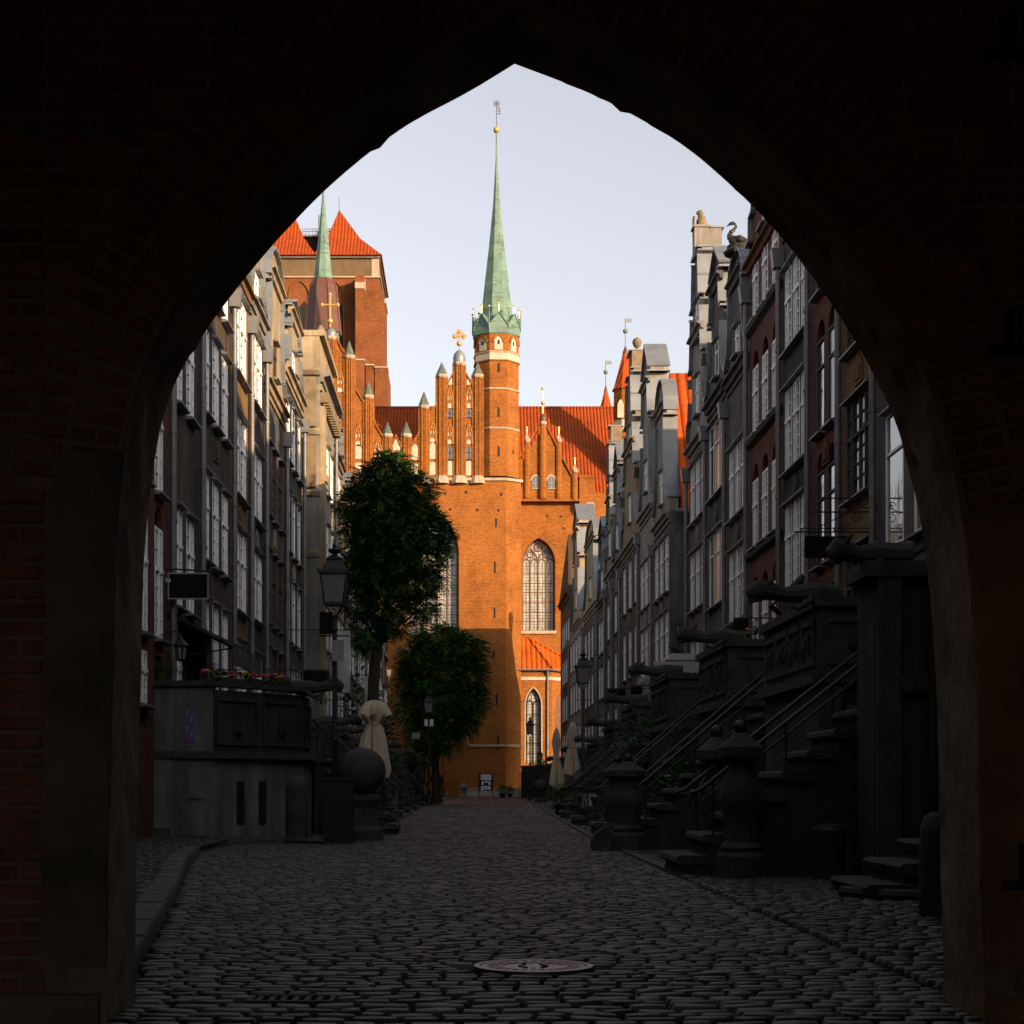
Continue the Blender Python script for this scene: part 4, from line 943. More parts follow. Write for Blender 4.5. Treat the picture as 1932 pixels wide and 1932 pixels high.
for k in range(8):
    a0, a1 = ph+k*math.pi/4, ph+(k+1)*math.pi/4; am = (a0+a1)/2; ro = tr_*1.07
    A = Vector((tx+ro*math.cos(a0), DT+ro*math.sin(a0), tz(638))); B = Vector((tx+ro*math.cos(a1), DT+ro*math.sin(a1), tz(638)))
    ap = Vector((tx+ro*.93*math.cos(am), DT+ro*.93*math.sin(am), tz(600))); ins = Vector((tx+r0*.7*math.cos(am), DT+r0*.7*math.sin(am), tz(603)))
    A2, B2 = A+Vector((0,0,.75)), B+Vector((0,0,.75))
    gm.add([A,B,B2,ap,A2,ins], [(0,1,2,3,4),(4,3,5),(3,2,5),(0,4,5),(1,5,2)])
    e = (A2-ap); gm.tube([A2+(A2-Vector((tx,DT,A2.z))).normalized()*.04, ap+(ap-Vector((tx,DT,ap.z))).normalized()*.05, B2+(B2-Vector((tx,DT,B2.z))).normalized()*.04], .075, 5)
    vx = Vector((tx+ro*1.02*math.cos(a0), DT+ro*1.02*math.sin(a0), tz(612)))
    gm.tube([vx+Vector((0,0,-1.0)), vx+Vector((0,0,1.0))], .05, 5)
    ch.part('gilt_ball', MB().ball(vx.x, vx.y, tz(590), .12, 8), M['gold'], spire, True)
    ch.part('gilt_ball', MB().ball(ap.x, ap.y, tz(582)-.1, .12, 8).tube([(ap.x,ap.y,ap.z),(ap.x,ap.y,tz(584))], .04, 5), M['gold'], spire, True)
ch.part('gablet_crown', gm, M['copper'], spire)
ch.part('orb', MB().ball(tx, DT, tz(245), .33), M['gold'], spire, True)
vn = MB().tube([(tx,DT,tz(250)),(tx,DT,tz(196))], .04, 6)
for a in np.linspace(0, math.pi, 5)[:-1]: vn.tube([(tx-.42*math.cos(a),DT,tz(196)-.42*math.sin(a)),(tx+.42*math.cos(a),DT,tz(196)+.42*math.sin(a))], .03, 4)
vn.tube([(tx+.25*math.cos(a),DT,tz(196)+.25*math.sin(a)) for a in np.linspace(0,6.28,11)], .025, 4, False)
for z in (tz(204), tz(209), tz(214)): vn.box(tx+.05,tx+.42,DT-.02,DT+.02,z-.06,z+.03)
vn.box(tx+.28,tx+.34,DT-.02,DT+.02,tz(216),tz(204))
ch.part('weather_vane', vn, M['darkmetal'], spire)
# --- nave roof behind the gables, right gable
rz1, rz0 = PZ(770,184), PZ(950,173.6)
roof = MB().ext([(173.6,rz0),(184,rz1),(196,rz0)], 'x', cu(587,184), PX(1178,184)); nave = ch.part('roof', roof, M['tile'])
ch.part('ridge', MB().tube([(cu(640,184),184,rz1+.05),(PX(1176,184),184,rz1+.05)], .16, 6), M['tile'], nave)
D3 = 173.2
def g3(u,v): return (PX(u,D3), PZ(v,D3))
rg = [(979,945),(979,868),(989,866),(995,842),(1003,842),(1018,818),(1031,818),(1049,842),(1060,866),(1078,899),(1091,912),(1120,912),(1120,945)]
rgo = ch.part('gable_wall', MB().ext([g3(*p) for p in rg], 'y', D3, D3+.7), M['church'])
for a,b in (((989,852),(1018,806)),((1031,806),(1052,846)),((1060,864),(1078,898)),((979,868),(989,852))):
    p, q = g3(*a), g3(*b); ch.part('coping', MB().ext([p,q,(q[0],q[1]+.28),(p[0],p[1]+.28)], 'y', D3-.22, D3+.75), M['church'], rgo)
ch.part('string_course', MB().box(PX(979,D3),PX(1122,D3),D3-.18,D3+.6,PZ(946,D3),PZ(942,D3)), M['church'], rgo)
for u in (1010.5, 1040.3):
    cx = PX(u,D3); z0, z1 = PZ(921,D3), PZ(898,D3)
    o = ch.part('gable_window', ring_strip(pointed(cx,z0+.75,.38,z1,8), D3-.06, D3-.003, .16).box(cx-.45,cx+.45,D3-.1,D3-.003,z0-.1,z0).box(cx-.02,cx+.02,D3-.05,D3-.003,z0,z1-.05).box(cx-.37,cx+.37,D3-.05,D3-.003,z0+.5,z0+.55), M['church_stone'])
    ch.part('pane', MB().ext([(cx+.37,z0)]+pointed(cx,z0+.75,.37,z1-.02,6)+[(cx-.37,z0)], 'y', D3-.03, D3-.002), M['gpane'], o)
for a in ((994.5,5.5,830,818,941,D3-.1,'white',False),(1054.5,5.5,830,818,941,D3-.1,'white',False),(1084.5,5.6,887,875,944,D3-.1,'white',False),(1024.5,6.3,797,780,941,D3-.25,'brown',False)): pinnacle(*a)
for u,v,big in ((994.5,808,0),(1054.5,808,0),(1084.5,866,0),(1024.5,734,1)):
    x, z = PX(u,D3-.1), PZ(v,D3); b = MB().tube([(x,D3-.1,z-(2.6 if big else .6)),(x,D3-.1,z+.15)], .035, 5)
    b.tube([(x-.2,D3-.1,z),(x+.2,D3-.1,z)], .04, 5).ball(x,D3-.1,z,.17 if big else .07,8)
    if big: b.ball(x,D3-.1,PZ(761,D3),.22,10)
    ch.part('gilt_finial', b, M['gold'], None, True)
ch.part('chimney', MB().box(PX(1093,D3),PX(1120,D3),D3-.2,D3+1.5,PZ(960,D3),PZ(899,D3)).box(PX(1091.5,D3),PX(1121.5,D3),D3-.3,D3+1.6,PZ(902,D3),PZ(897,D3)), M['church'])
ch.part('ledge', MB().ext([(D3-.9,PZ(960,D3)),(D3-.2,PZ(948,D3)),(D3-.2,PZ(962,D3))], 'x', PX(1106,D3), PX(1121,D3)), M['church_stone'])
ch.part('wall', MB().box(PX(1112,D2),PX(1175,D2),D2-.4,D2+.6,-.04,PZ(931,D2)), M['church'])
# --- small round towers to the right of the nave roof
def cone_tower(u, hw, v_eave, v_tip, v_vane, D, vb=960):
    x = PX(u,D); r = hw*D/F; ze, zt, zv = PZ(v_eave,D), PZ(v_tip,D), PZ(v_vane,D)
    pts = [(x+r*math.cos(math.pi/8+k*math.pi/4), D+r*math.sin(math.pi/8+k*math.pi/4)) for k in range(8)]
    t = ch.part('round_tower', MB().ext(pts, 'z', PZ(vb,D), ze), M['church'])
    ch.part('cone_roof', MB().lathe(x, D, [(r*1.16,ze-.05),(r*.95,ze+(zt-ze)*.12),(r*.16,zt-.4),(.1,zt)], 8, math.pi/8), M['tile_h'], t)
    ch.part('cap', MB().lathe(x, D, [(r*.27,zt-1.1),(r*.22,zt-.5),(.06,zt+.1)], 8), M['copbrown'], t)
    ch.part('white_band', MB().ext([(x+(p[0]-x)*1.012, D+(p[1]-D)*1.012) for p in pts], 'z', ze-4.3, ze-3.3), M['church_pale'], t)
    hw2 = .33
    ch.part('niche', MB().ext([(x-.6+hw2,ze-3.1)]+pointed(x-.6,ze-2.0,hw2,ze-1.2,6)+[(x-.6-hw2,ze-3.1)], 'y', D-r*.96, D-r*.90), M['church_pale'], t)
    b = MB().tube([(x,D,zt),(x,D,zv)], .05, 5).ball(x,D,zt+(zv-zt)*.55,.27,8)
    ch.part('vane_rod', b, M['copper'], t, True); ch.part('flag', MB().box(x+.05,x+.65,D-.02,D+.02,zv-.45,zv-.05), M['zinc'], t)
cone_tower(1180, 23, 736, 655, 600, 176); cone_tower(1143, 16, 790, 729, 680, 192)
# --- ridge turret on the left with brown copper skirt and green spire
DF = 196.0; fx = PX(610,DF); fz = lambda v: PZ(v,DF); k_ = DF/F
fl_ = ch.part('ridge_turret', MB().lathe(fx, DF, [(34*k_,fz(631)),(35*k_,fz(628)),(31.5*k_,fz(595)),(28*k_,fz(560)),(25.5*k_,fz(540)),(20*k_,fz(529)),(17*k_,fz(526))], 8, math.pi/8), M['copbrown'])
ch.part('spire', MB().lathe(fx, DF, [(18.5*k_,fz(528)),(14.5*k_,fz(490)),(8*k_,fz(430)),(3*k_,fz(380)),(.12,fz(362)),(.05,fz(345))], 8, math.pi/8), M['copper'], fl_)
rb = MB()
for k in range(8):
    a = math.pi/8+k*math.pi/4; rb.tube([(fx+r*k_*math.cos(a),DF+r*k_*math.sin(a),fz(v)) for r,v in ((35.4,629),(32,595),(28.5,560),(26,541),(20.4,529))], .08, 4)
ch.part('seam', rb, M['copbrown'], fl_)
lt = MB()
for k in range(8):
    a = math.pi/8+k*math.pi/4; c, s = math.cos(a), math.sin(a)
    lt.tube([(fx+29*k_*c,DF+29*k_*s,fz(672)),(fx+29*k_*c,DF+29*k_*s,fz(630))], .16, 6)
    a2 = a+math.pi/8; c2, s2 = math.cos(a2), math.sin(a2); lt.tube([(fx+27*k_*c2,DF+27*k_*s2,fz(672)),(fx+27*k_*c2,DF+27*k_*s2,fz(641)),], .08, 5)
lt.lathe(fx, DF, [(31*k_,fz(676)),(31*k_,fz(666)),(24*k_,fz(664))], 8, math.pi/8)
ch.part('lantern_posts', lt, M['copper'], fl_)
ch.part('bell', MB().lathe(fx, DF, [(.9,fz(662)),(.7,fz(655)),(.45,fz(648)),(.15,fz(645))], 12), M['bronze'], fl_, True)
ch.part('turret_base', MB().lathe(fx, DF, [(30*k_,fz(720)),(28*k_,fz(676))], 8, math.pi/8), M['copbrown'], fl_)
# --- west tower, 100 m behind
DW = 270.0; wx = lambda u, D=DW: PX(u,D); wz = lambda v, D=DW: PZ(v,D)
tw = ch.part('tower', MB().box(wx(480),wx(716),DW,DW+22,0,wz(523)), M['tower'])
ch.part('plaster_band', MB().box(wx(480),wx(714),DW+.2,DW+21.8,wz(523)-.01,wz(484)), M['towerband'], tw)
ch.part('quoin', MB().box(wx(701),wx(715),DW+.05,DW+1.2,wz(523)+.1,wz(487)), M['church_stone'], tw)
ch.part('string_course', MB().box(wx(478),wx(718),DW-.3,DW+22.3,wz(524.5),wz(521.8)), M['church_stone'], tw)
ch.part('cornice', MB().box(wx(478),wx(717),DW-.4,DW+22.4,wz(487),wz(482.5)), M['church_stone'], tw)
def hip(u0, ua, u1, va):
    z0, zm, zt = wz(484), wz(440), wz(va, DW+7); o = 1.0
    x0, x1, xa = wx(u0), wx(u1), PX(ua, DW+7)
    xm0, xm1 = x0+(xa-x0)*.50, x1+(xa-x1)*.50
    V = [(x0,DW-o,z0),(x1,DW-o,z0),(x1,DW+23,z0),(x0,DW+23,z0),(xm0,DW+3.3,zm+.2),(xm1,DW+3.3,zm+.2),(xm1,DW+20,zm+.2),(xm0,DW+20,zm+.2),(xa,DW+7,zt),(xa,DW+16,zt)]
    return MB().add(V, [(0,1,5,4),(1,2,6,5),(2,3,7,6),(3,0,4,7),(4,5,8),(5,6,9,8),(6,7,9),(7,4,8,9),(0,3,2,1)])
t1 = ch.part('tower_roof', hip(478,552,597,398), M['tile_t']); t2 = ch.part('tower_roof', hip(592,640,721,396), M['tile_t'])
ch.part('lightning_rod', MB().tube([(PX(640,DW+7),DW+7,wz(400,DW+7)),(PX(640,DW+7),DW+7,wz(372,DW+7))], .07, 5), M['darkmetal'], t2)
for u0,u1,y0,vt,vb in ((673,725,-3.4,560,1500),(673,690,-3.4,530,560),(671.5,691,-4.6,692,1500),(693,709,-4.2,701,1500),(710,733,-4.4,705,1500),(505,530,-3.4,560,1500)):
    ch.part('buttress', MB().box(wx(u0),wx(u1),DW+y0,DW+.2 if u0 != 710 else DW+8,wz(vb),wz(vt)), M['tower'], tw)
for u0,u1,y0,va,vb in ((672.5,690.5,-3.5,527,556),(671,691.5,-4.8,687,694),(692.5,709.5,-4.5,696,702.5),(709.5,734,-4.6,701,707)):
    ch.part('buttress_cap', MB().ext([(DW+y0,wz(vb)),(DW+y0,wz(vb)+(wz(va)-wz(vb))*.4),(DW-.5,wz(va)),(DW-.5,wz(vb))], 'x', wx(u0), wx(u1)), M['church_stone'], tw)
ch.part('buttress', MB().ext([(wx(709),wz(535)),(wx(727),wz(570)),(wx(727),wz(1500)),(wx(709),wz(1500))], 'y', DW+.3, DW+6), M['tower'], tw)
ch.part('buttress_cap', MB().ext([(wx(708),wz(533)),(wx(726),wz(567)),(wx(728.5),wz(567)),(wx(728.5),wz(572)),(wx(724),wz(572)),(wx(708),wz(539))], 'y', DW+.1, DW+6.2), M['church_stone'], tw)
for u0,u1 in ((548,583),(612,647)):
    cx, hw = (wx(u0)+wx(u1))/2, (wx(u1)-wx(u0))/2
    ch.part('niche_arch', ring_strip([(cx+hw,wz(760))]+pointed(cx,wz(560),hw,wz(531),10)+[(cx-hw,wz(760))], DW-.25, DW-.004, .35), M['tower'], tw)
    for sg in (-.5,.5):
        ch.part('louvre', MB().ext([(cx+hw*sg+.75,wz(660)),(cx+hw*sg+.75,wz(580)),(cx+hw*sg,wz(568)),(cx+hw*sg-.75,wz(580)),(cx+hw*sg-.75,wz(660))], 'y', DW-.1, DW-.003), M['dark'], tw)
pf = MB().box(wx(560),wx(632),DW+9,DW+13,wz(411),wz(408))
for u in np.linspace(560,632,12): pf.tube([(wx(u),DW+9,wz(408)),(wx(u),DW+9,wz(397))], .06, 4)
for v in (397,402): pf.tube([(wx(560),DW+9,wz(v)),(wx(632),DW+9,wz(v))], .06, 4)
pf.box(wx(588),wx(598),DW+9.5,DW+10.5,wz(404),wz(398)).tube([(wx(594),DW+8,wz(452)),(wx(594),DW+8,wz(374))], .16, 6)
for u in (624,628,631): pf.tube([(wx(u),DW+10,wz(408)),(wx(u),DW+10,wz(391))], .10, 5)
ch.part('antenna_platform', pf, M['zinc'], tw)
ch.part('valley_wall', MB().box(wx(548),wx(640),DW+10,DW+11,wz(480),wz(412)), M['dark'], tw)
# --- low chapel at the foot, right
DP = 171.4; px_ = lambda u: PX(u,DP); pz_ = lambda v: PZ(v,DP)
W3 = (px_(1006.5), pz_(1440), pz_(1330), pz_(1298), px_(1021)-px_(1006.5))
wc = wall_with_arches(px_(970)+.0, px_(1041), -.04, pz_(1264), DP+1.4*0, [W3], .55)
wc.poly([(px_(1041),DP,-.04),(px_(1075),DP+2.2,-.04),(px_(1075),DP+2.2,pz_(1264)),(px_(1041),DP,pz_(1264))])
ch.part('wall', wc, M['church'])
church_window(W3[0], W3[1]+.02, W3[2], W3[3]-.05, W3[4]*.94, DP+.5, 2)
cs3 = ring_strip([(W3[0]+W3[4],W3[1])]+pointed(W3[0],W3[2],W3[4],W3[3],10)+[(W3[0]-W3[4],W3[1])], DP-.05, DP-.003, .14)
ch.part('window_surround', cs3, M['church_stone'])
Qa, Qb = Vector((px_(1041),DP,0)), Vector((px_(1075),DP+2.2,0)); dq = (Qb-Qa).normalized(); nq = Vector((dq.y,-dq.x,0))
aw = MB(); ar = pointed(1.25, pz_(1345), .7, pz_(1306), 8)
aw.add([Qa+dq*p[0]+nq*.03+Vector((0,0,p[1])) for p in [(1.95,pz_(1440))]+ar+[(.55,pz_(1440))]], [list(range(len(ar)+2))])
ch.part('window', aw, M['wmull'])
bnd = MB().ext([(px_(970),DP-.05),(px_(1041)+.02,DP-.05),(Qb.x,Qb.y-.05),(Qb.x,Qb.y),(px_(1041),DP),(px_(970),DP)], 'z', pz_(1283), pz_(1277)); ch.part('white_band', bnd, M['church_pale'])
for i in range(22):
    pass
rf = MB(); e0, e1, e2 = Vector((px_(968),DP-.45,pz_(1263))), Vector((px_(1042),DP-.45,pz_(1263))), Vector((px_(1080),DP+2.0,pz_(1266)))
a0, a1 = Vector((PX(983,D2-.1),D2-.1,PZ(1199,D2))), Vector((PX(998,D2-.1),D2-.1,PZ(1204,D2))); a2 = Vector((PX(1080,D2+1),D2-.05,PZ(1252,D2)))
a00 = Vector((PX(960,D2-.1),D2-.1,PZ(1199,D2)))
rf.add([e0,e1,e2,a00,a1,a2], [(0,1,4,3),(1,2,5,4)]); cr = ch.part('chapel_roof', rf, M['tile_c'])
ch.part('hip_ridge', MB().tube([a1+Vector((0,0,.03)), e1+Vector((0,0,.05))], .14, 6).tube([a1+Vector((0,-.05,.05)), a2+Vector((0,-.1,.08))], .12, 6), M['tile_c'], cr)
ch.part('gutter', MB().tube([e0+Vector((0,-.08,-.05)), e1+Vector((.04,-.08,-.05)), e2+Vector((0,-.08,-.05))], .10, 6), M['pipe'], cr)
ch.part('downpipe', MB().tube([(px_(1033),DP-.4,pz_(1265)),(px_(1033),DP-.12,pz_(1275)),(px_(1033),DP-.12,0)], .10, 8), M['pipe'], cr, True)
# ================================================================ TERRACES AND STAIRS
def steps(T, n_, y0, y1, xs, xe, ze, num, rail=True, railm='iron', body='rdark'):
    """flight rising from xs to xe; n_ is -1 when it climbs towards +x"""
    tr = (xe-xs)/num; rs = ze/num
    pts = [(xs,-.04)]
    for i in range(num): pts += [(xs+tr*i+tr*.12, rs*(i+1)-.13), (xs+tr*(i+1)+tr*.12, rs*(i+1)-.13)]
    pts += [(xe+tr*.12,-.04)]
    T.part('stair_body', MB().ext(pts, 'y', y0+.06, y1-.06), M[body])
    for i in range(num):
        z = rs*(i+1); xa, xb = xs+tr*i-tr*.10, xs+tr*(i+1)+tr*.14; d = .05*(1 if tr > 0 else -1)
        T.part('step', MB().ext([(xa,z-.09),(xa+d*.6,z-.13),(xb,z-.13),(xb,z),(xa+d,z),(xa+d*.2,z-.03)], 'y', y0+random.uniform(-.03,.03), y1+random.uniform(-.03,.03)), M['stone'], smooth=True)
    if rail:
        for y in (y0+.1, y1-.1):
            r = MB(); a, b = Vector((xs+tr*.9,y,rs*.9+.95)), Vector((xe+tr*.2,y,ze+.95))
            r.tube([a-Vector((tr*.4,0,.05)),a,b,b+Vector((tr*.6,0,.04))], .028, 7).tube([a-Vector((0,0,.18)),b-Vector((0,0,.18))], .02, 6)
            for t in np.linspace(.05,.95,4): p = a.lerp(b,t); r.tube([p,(p.x,p.y,p.z-1.0)], .018, 6)
            r.tube([a+Vector((.16*math.cos(t)*(1 if tr > 0 else -1),0,-.18+.16*math.sin(t)))*1 for t in np.linspace(-1.2,3.6,12)], .015, 5)
            T.part('handrail', r, M[railm], smooth=True)
def post(T, x, y, s=1.0, h=1.45, ballr=.09):
    p = T.part('stair_post', MB().lathe(x, y, [(.30*s,-.04),(.30*s,.30),(.24*s,.36),(.26*s,.42),(.19*s,.50),(.20*s,h*.45),(.27*s,h*.56),(.25*s,h*.68),(.15*s,h*.8),(.15*s,h*.86),(.27*s,h*.9),(.28*s,h*.97),(.18*s,h*1.02),(.08*s,h*1.08)], 8, math.pi/8), M['stone'], smooth=True)
    T.part('ball', MB().ball(x,y,h*1.08+ballr*.8,ballr), M['iron'], p, True)
def gargoyle(T, x, y, z, n_, L=1.1):
    b = MB(); o = n_
    b.tube([(x-o*.35,y,z-.02),(x+o*.1,y,z),(x+o*L*.45,y,z-.02),(x+o*L*.65,y,z+.03),(x+o*L*.82,y,z+.06),(x+o*L,y,z-.01)], [.15,.17,.12,.14,.17,.07], 9)
    for dy in (-.09,.09): b.tube([(x+o*L*.72,y+dy,z+.12),(x+o*L*.60,y+dy*1.4,z+.24)], [.05,.015], 5).ball(x+o*L*.86,y+dy,z+.12,.035,6)
    b.tube([(x+o*L*.80,y,z-.06),(x+o*L*.97,y,z-.13)], [.07,.035], 7)
    b.tube([(x+o*L*.1,y-.12,z-.1),(x+o*L*.3,y-.14,z-.25),(x+o*L*.42,y-.12,z-.22)], [.07,.06,.02], 6)
    T.part('gargoyle', b, M['stone'], smooth=True)
def panel_wall(b, a, c, z0, z1, th=.16):
    """parapet panel between two plan points with raised frame"""
    a, c = Vector((a[0],a[1],0)), Vector((c[0],c[1],0)); d = (c-a).normalized(); nn = Vector((d.y,-d.x,0)); L = (c-a).length
    def bx(s0,s1,o0,o1,za,zb):
        b.ext([tuple((a+d*s+nn*o).xy) for s,o in ((s0,o0),(s1,o0),(s1,o1),(s0,o1))], 'z', za, zb)
    bx(0,L,-th,0,z0,z1); k = max(1,int(L/1.1)); w_ = L/k
    for i in range(k):
        s0, s1 = i*w_+.08, (i+1)*w_-.08
        bx(s0,s1,.001,.05,z1-.24,z1-.16); bx(s0,s1,.001,.05,z0+.14,z0+.22); bx(s0,s0+.07,.001,.05,z0+.221,z1-.241); bx(s1-.07,s1,.001,.05,z0+.221,z1-.241)
        m = (s0+s1)/2; bx(m-.14,m+.14,.001,.07,z0+.4,z1-.38); bx(m-.07,m+.07,.071,.11,z0+.45,z1-.45)
    return b
def terrace(side, s0, s1, xo, plat, par, label, stair=None, wall='render', garg=True, far=False, mat='stone'):
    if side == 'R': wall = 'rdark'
    n_ = 1 if side == 'L' else -1; xf = (-6.99 if side == 'L' else 9.09); w_ = abs(xo-xf)
    T = Thing('stone_terrace', label, 'terrace', ((xf+xo)/2,(s0+s1)/2,0), 'raised stone terraces in front of the houses')
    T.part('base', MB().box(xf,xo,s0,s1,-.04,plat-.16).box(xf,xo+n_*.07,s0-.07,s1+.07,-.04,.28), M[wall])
    T.part('platform', MB().box(xf,xo+n_*.12,s0-.12,s1+.12,plat-.159,plat), M[mat])
    b = MB(); xi = xf+n_*.05
    if n_ > 0: panel_wall(b,(xi,s0),(xo,s0),plat+.003,par-.12); panel_wall(b,(xo,s0+.17),(xo,s1-.17),plat+.003,par-.12); panel_wall(b,(xo,s1),(xi,s1),plat+.003,par-.12)
    else: panel_wall(b,(xo,s0),(xi,s0),plat+.003,par-.12); panel_wall(b,(xo,s1-.17),(xo,s0+.17),plat+.003,par-.12); panel_wall(b,(xi,s1),(xo,s1),plat+.003,par-.12)
    pp = T.part('parapet', b, M[mat])
    for y in (s0,s1-.28): T.part('pier', MB().box(xo-n_*.001,xo-n_*.30,y-.02,y+.30,plat+.01,par-.11), M[mat])
    c = MB()
    for (x0,x1,y0,y1) in ((xi,xo+n_*.08,s0-.10,s0+.24),(xo+n_*.08,xo-n_*.26,s0+.241,s1-.241),(xi,xo+n_*.08,s1-.24,s1+.10)): c.box(x0,x1,y0,y1,par-.118,par+.03)
    T.part('coping', c, M[mat], pp)
    if garg: gargoyle(T, xo, s0+.1, par+.10, n_)
    # cellar opening on the camera side and street side
    if w_ > 1.5: T.part('cellar_door', MB().box(xf+n_*w_*.35,xf+n_*w_*.35+n_*.8,s0-.05,s0-.003,.1,min(1.9,plat-.35)), M['brownframe'])
    if stair: steps(T, n_, *stair)
    return T
# near left terrace: solid rendered corner, canted balustrade, stairs behind
T = Thing('stone_terrace', 'grey rendered terrace block with purple poster beside the left foot of the arch', 'terrace', (-5.4,41,0), 'raised stone terraces in front of the houses')
poly = [(-7.6,38),(-5.66,38),(-3.9,40.7),(-3.9,44.8),(-7.1,44.8),(-7.6,44.8)]
T.part('base', MB().ext(poly, 'z', -.04, 1.86), M['render'])
T.part('platform', MB().ext([(-5.55,37.86),(-3.75,40.6),(-3.75,44.9),(-7.1,44.9),(-7.1,37.99)], 'z', 1.862, 2.02), M['stone'])
T.part('corner_wall', MB().box(-7.7,-5.68,38.002,38.4,1.861,3.48), M['render'])
bb = MB(); panel_wall(bb,(-5.66,38.0),(-3.92,40.66),2.025,3.40); panel_wall(bb,(-3.92,40.86),(-3.92,42.4),2.025,3.40)
pp = T.part('balustrade', bb, M['stonedark'])
T.part('coping', MB().ext([(-7.7,37.9),(-5.62,37.9),(-3.8,40.55),(-3.8,42.5),(-4.15,42.5),(-4.15,40.75),(-5.75,38.45),(-7.7,38.45)], 'z', 3.482, 3.60), M['stonedark'], pp)
gargoyle(T, -3.95, 40.7, 3.62, 1, 1.0)
T.part('plinth', MB().box(-6.6,-5.75,37.84,37.999,-.04,.13).box(-7.6,-6.65,37.8,37.999,-.04,.30), M['stone'])
T.part('patch_panel', MB().box(-6.25,-5.85,37.975,37.999,.95,1.50).box(-6.20,-5.90,37.965,37.974,1.0,1.45), M['render'])
for s in (.28,.52):
    a = Vector((-5.66,38,0)).lerp(Vector((-3.9,40.7,0)), s); d = Vector((1.76,2.7,0)).normalized(); nn = Vector((d.y,-d.x,0))
    T.part('cellar_slit', MB().ext([tuple((a+d*p+nn*q).xy) for p,q in ((-.13,.002),(.13,.002),(.13,.02),(-.13,.02))], 'z', .35, 1.35), M['dark'])
steps(T, 1, 42.6, 44.6, -1.75, -3.8, 1.95, 7)
T.part('cellar_arch', MB().ext([(-3.7,.0),(-3.1,.0),(-3.15,.35),(-3.35,.62),(-3.7,.72)], 'y', 42.58, 42.62), M['dark'])
T = Thing('poster', 'small purple poster with white letters stuck on the grey terrace wall', 'poster', (-6.2,37.98,2.5))
T.part('sheet', MB().box(-6.31,-6.08,37.985,37.998,2.22,2.98), M['purple'])
lt = MB()
for z in (2.86,2.50):
    lt.box(-6.29,-6.22,37.98,37.984,z+.06,z+.075).box(-6.29,-6.22,37.98,37.984,z-.02,z-.005).ext([(-6.235,z+.06),(-6.22,z+.06),(-6.275,z-.005),(-6.29,z-.005)],'y',37.98,37.984)
    for q in range(4): lt.box(-6.19,-6.11+random.uniform(-.02,.02),37.98,37.984,z-.03-q*.045,z-.012-q*.045)
T.part('lettering', lt, M['signgrey'])
T = Thing('stone_bollard', 'thick round topped stone bollard at the street corner of the left terrace', 'bollard', (-3.72,37.2,0))
T.part('shaft', MB().lathe(-3.72,37.2,[(.25,-.04),(.245,1.2),(.22,1.36),(.14,1.44),(.02,1.46)],16), M['stone'], smooth=True)
TL = [(50.3,53.6,-4.2,2.0,3.05,'stone terrace with carved panels behind the canvas parasol, left side',(54.0,55.8,-2.3,-4.3,1.95,7)),
      (58.5,62.6,-4.3,2.0,3.05,'second carved stone terrace beyond the parasol, under the big tree, left side',(63.0,64.7,-2.4,-4.4,1.95,7)),
      (66.5,71.0,-4.2,1.9,2.95,'third carved stone terrace by the trunk of the big tree, left side',(71.5,73.2,-2.4,-4.3,1.85,7)),
      (76,81,-4.0,1.9,2.9,'weathered terrace below the cream house, left side',(81.5,83.4,-2.4,-4.1,1.85,7)),
      (88,95,-3.8,1.8,2.8,'terrace in shade before the second lamp, left side',(95.5,97.6,-2.4,-3.9,1.75,6)),
      (104,114,-3.6,1.7,2.7,'long terrace under the second tree, left side',(114.5,116.6,-2.4,-3.7,1.65,6)),
      (124,142,-3.4,1.6,2.6,'farthest stone terrace before the church, left side',None)]
for a in TL: terrace('L',a[0],a[1],a[2],a[3],a[4],a[5],a[6])
TR = [(26.2,31.0,5.45,3.0,4.15,'big carved stone terrace with flower pots right of the baluster posts, nearest on the right',(23.6,25.5,2.95,6.6,2.95,10)),
      (36.3,40.8,5.6,3.1,4.35,'second carved stone terrace on the right with a beast head spout',(33.2,35.2,3.05,6.5,3.0,10)),
      (45.0,49.5,5.4,2.9,4.2,'third stone terrace on the right, in front of the string coursed brick house',(42.2,44.0,3.2,6.4,2.85,9)),
      (54.5,60.0,5.5,2.7,3.9,'stone terrace on the right below the swan house, beside the white canopy',(52.0,53.8,3.3,6.2,2.65,9)),
      (64.5,69.0,5.6,2.4,3.5,'stone terrace on the right at the tall bear house',(62.0,63.8,3.5,6.2,2.35,8)),
      (77,84,6.0,2.2,3.2,'shaded terrace on the right past the gap between houses',(74.5,76.4,4.0,6.3,2.15,7)),
      (92,102,6.2,2.0,3.0,'terrace on the right below the brown brick house',None),
      (112,126,6.4,1.8,2.8,'low terrace on the right behind the closed parasols',None),
      (134,152,6.6,1.7,2.6,'farthest low terrace on the right near the church chapel',None)]
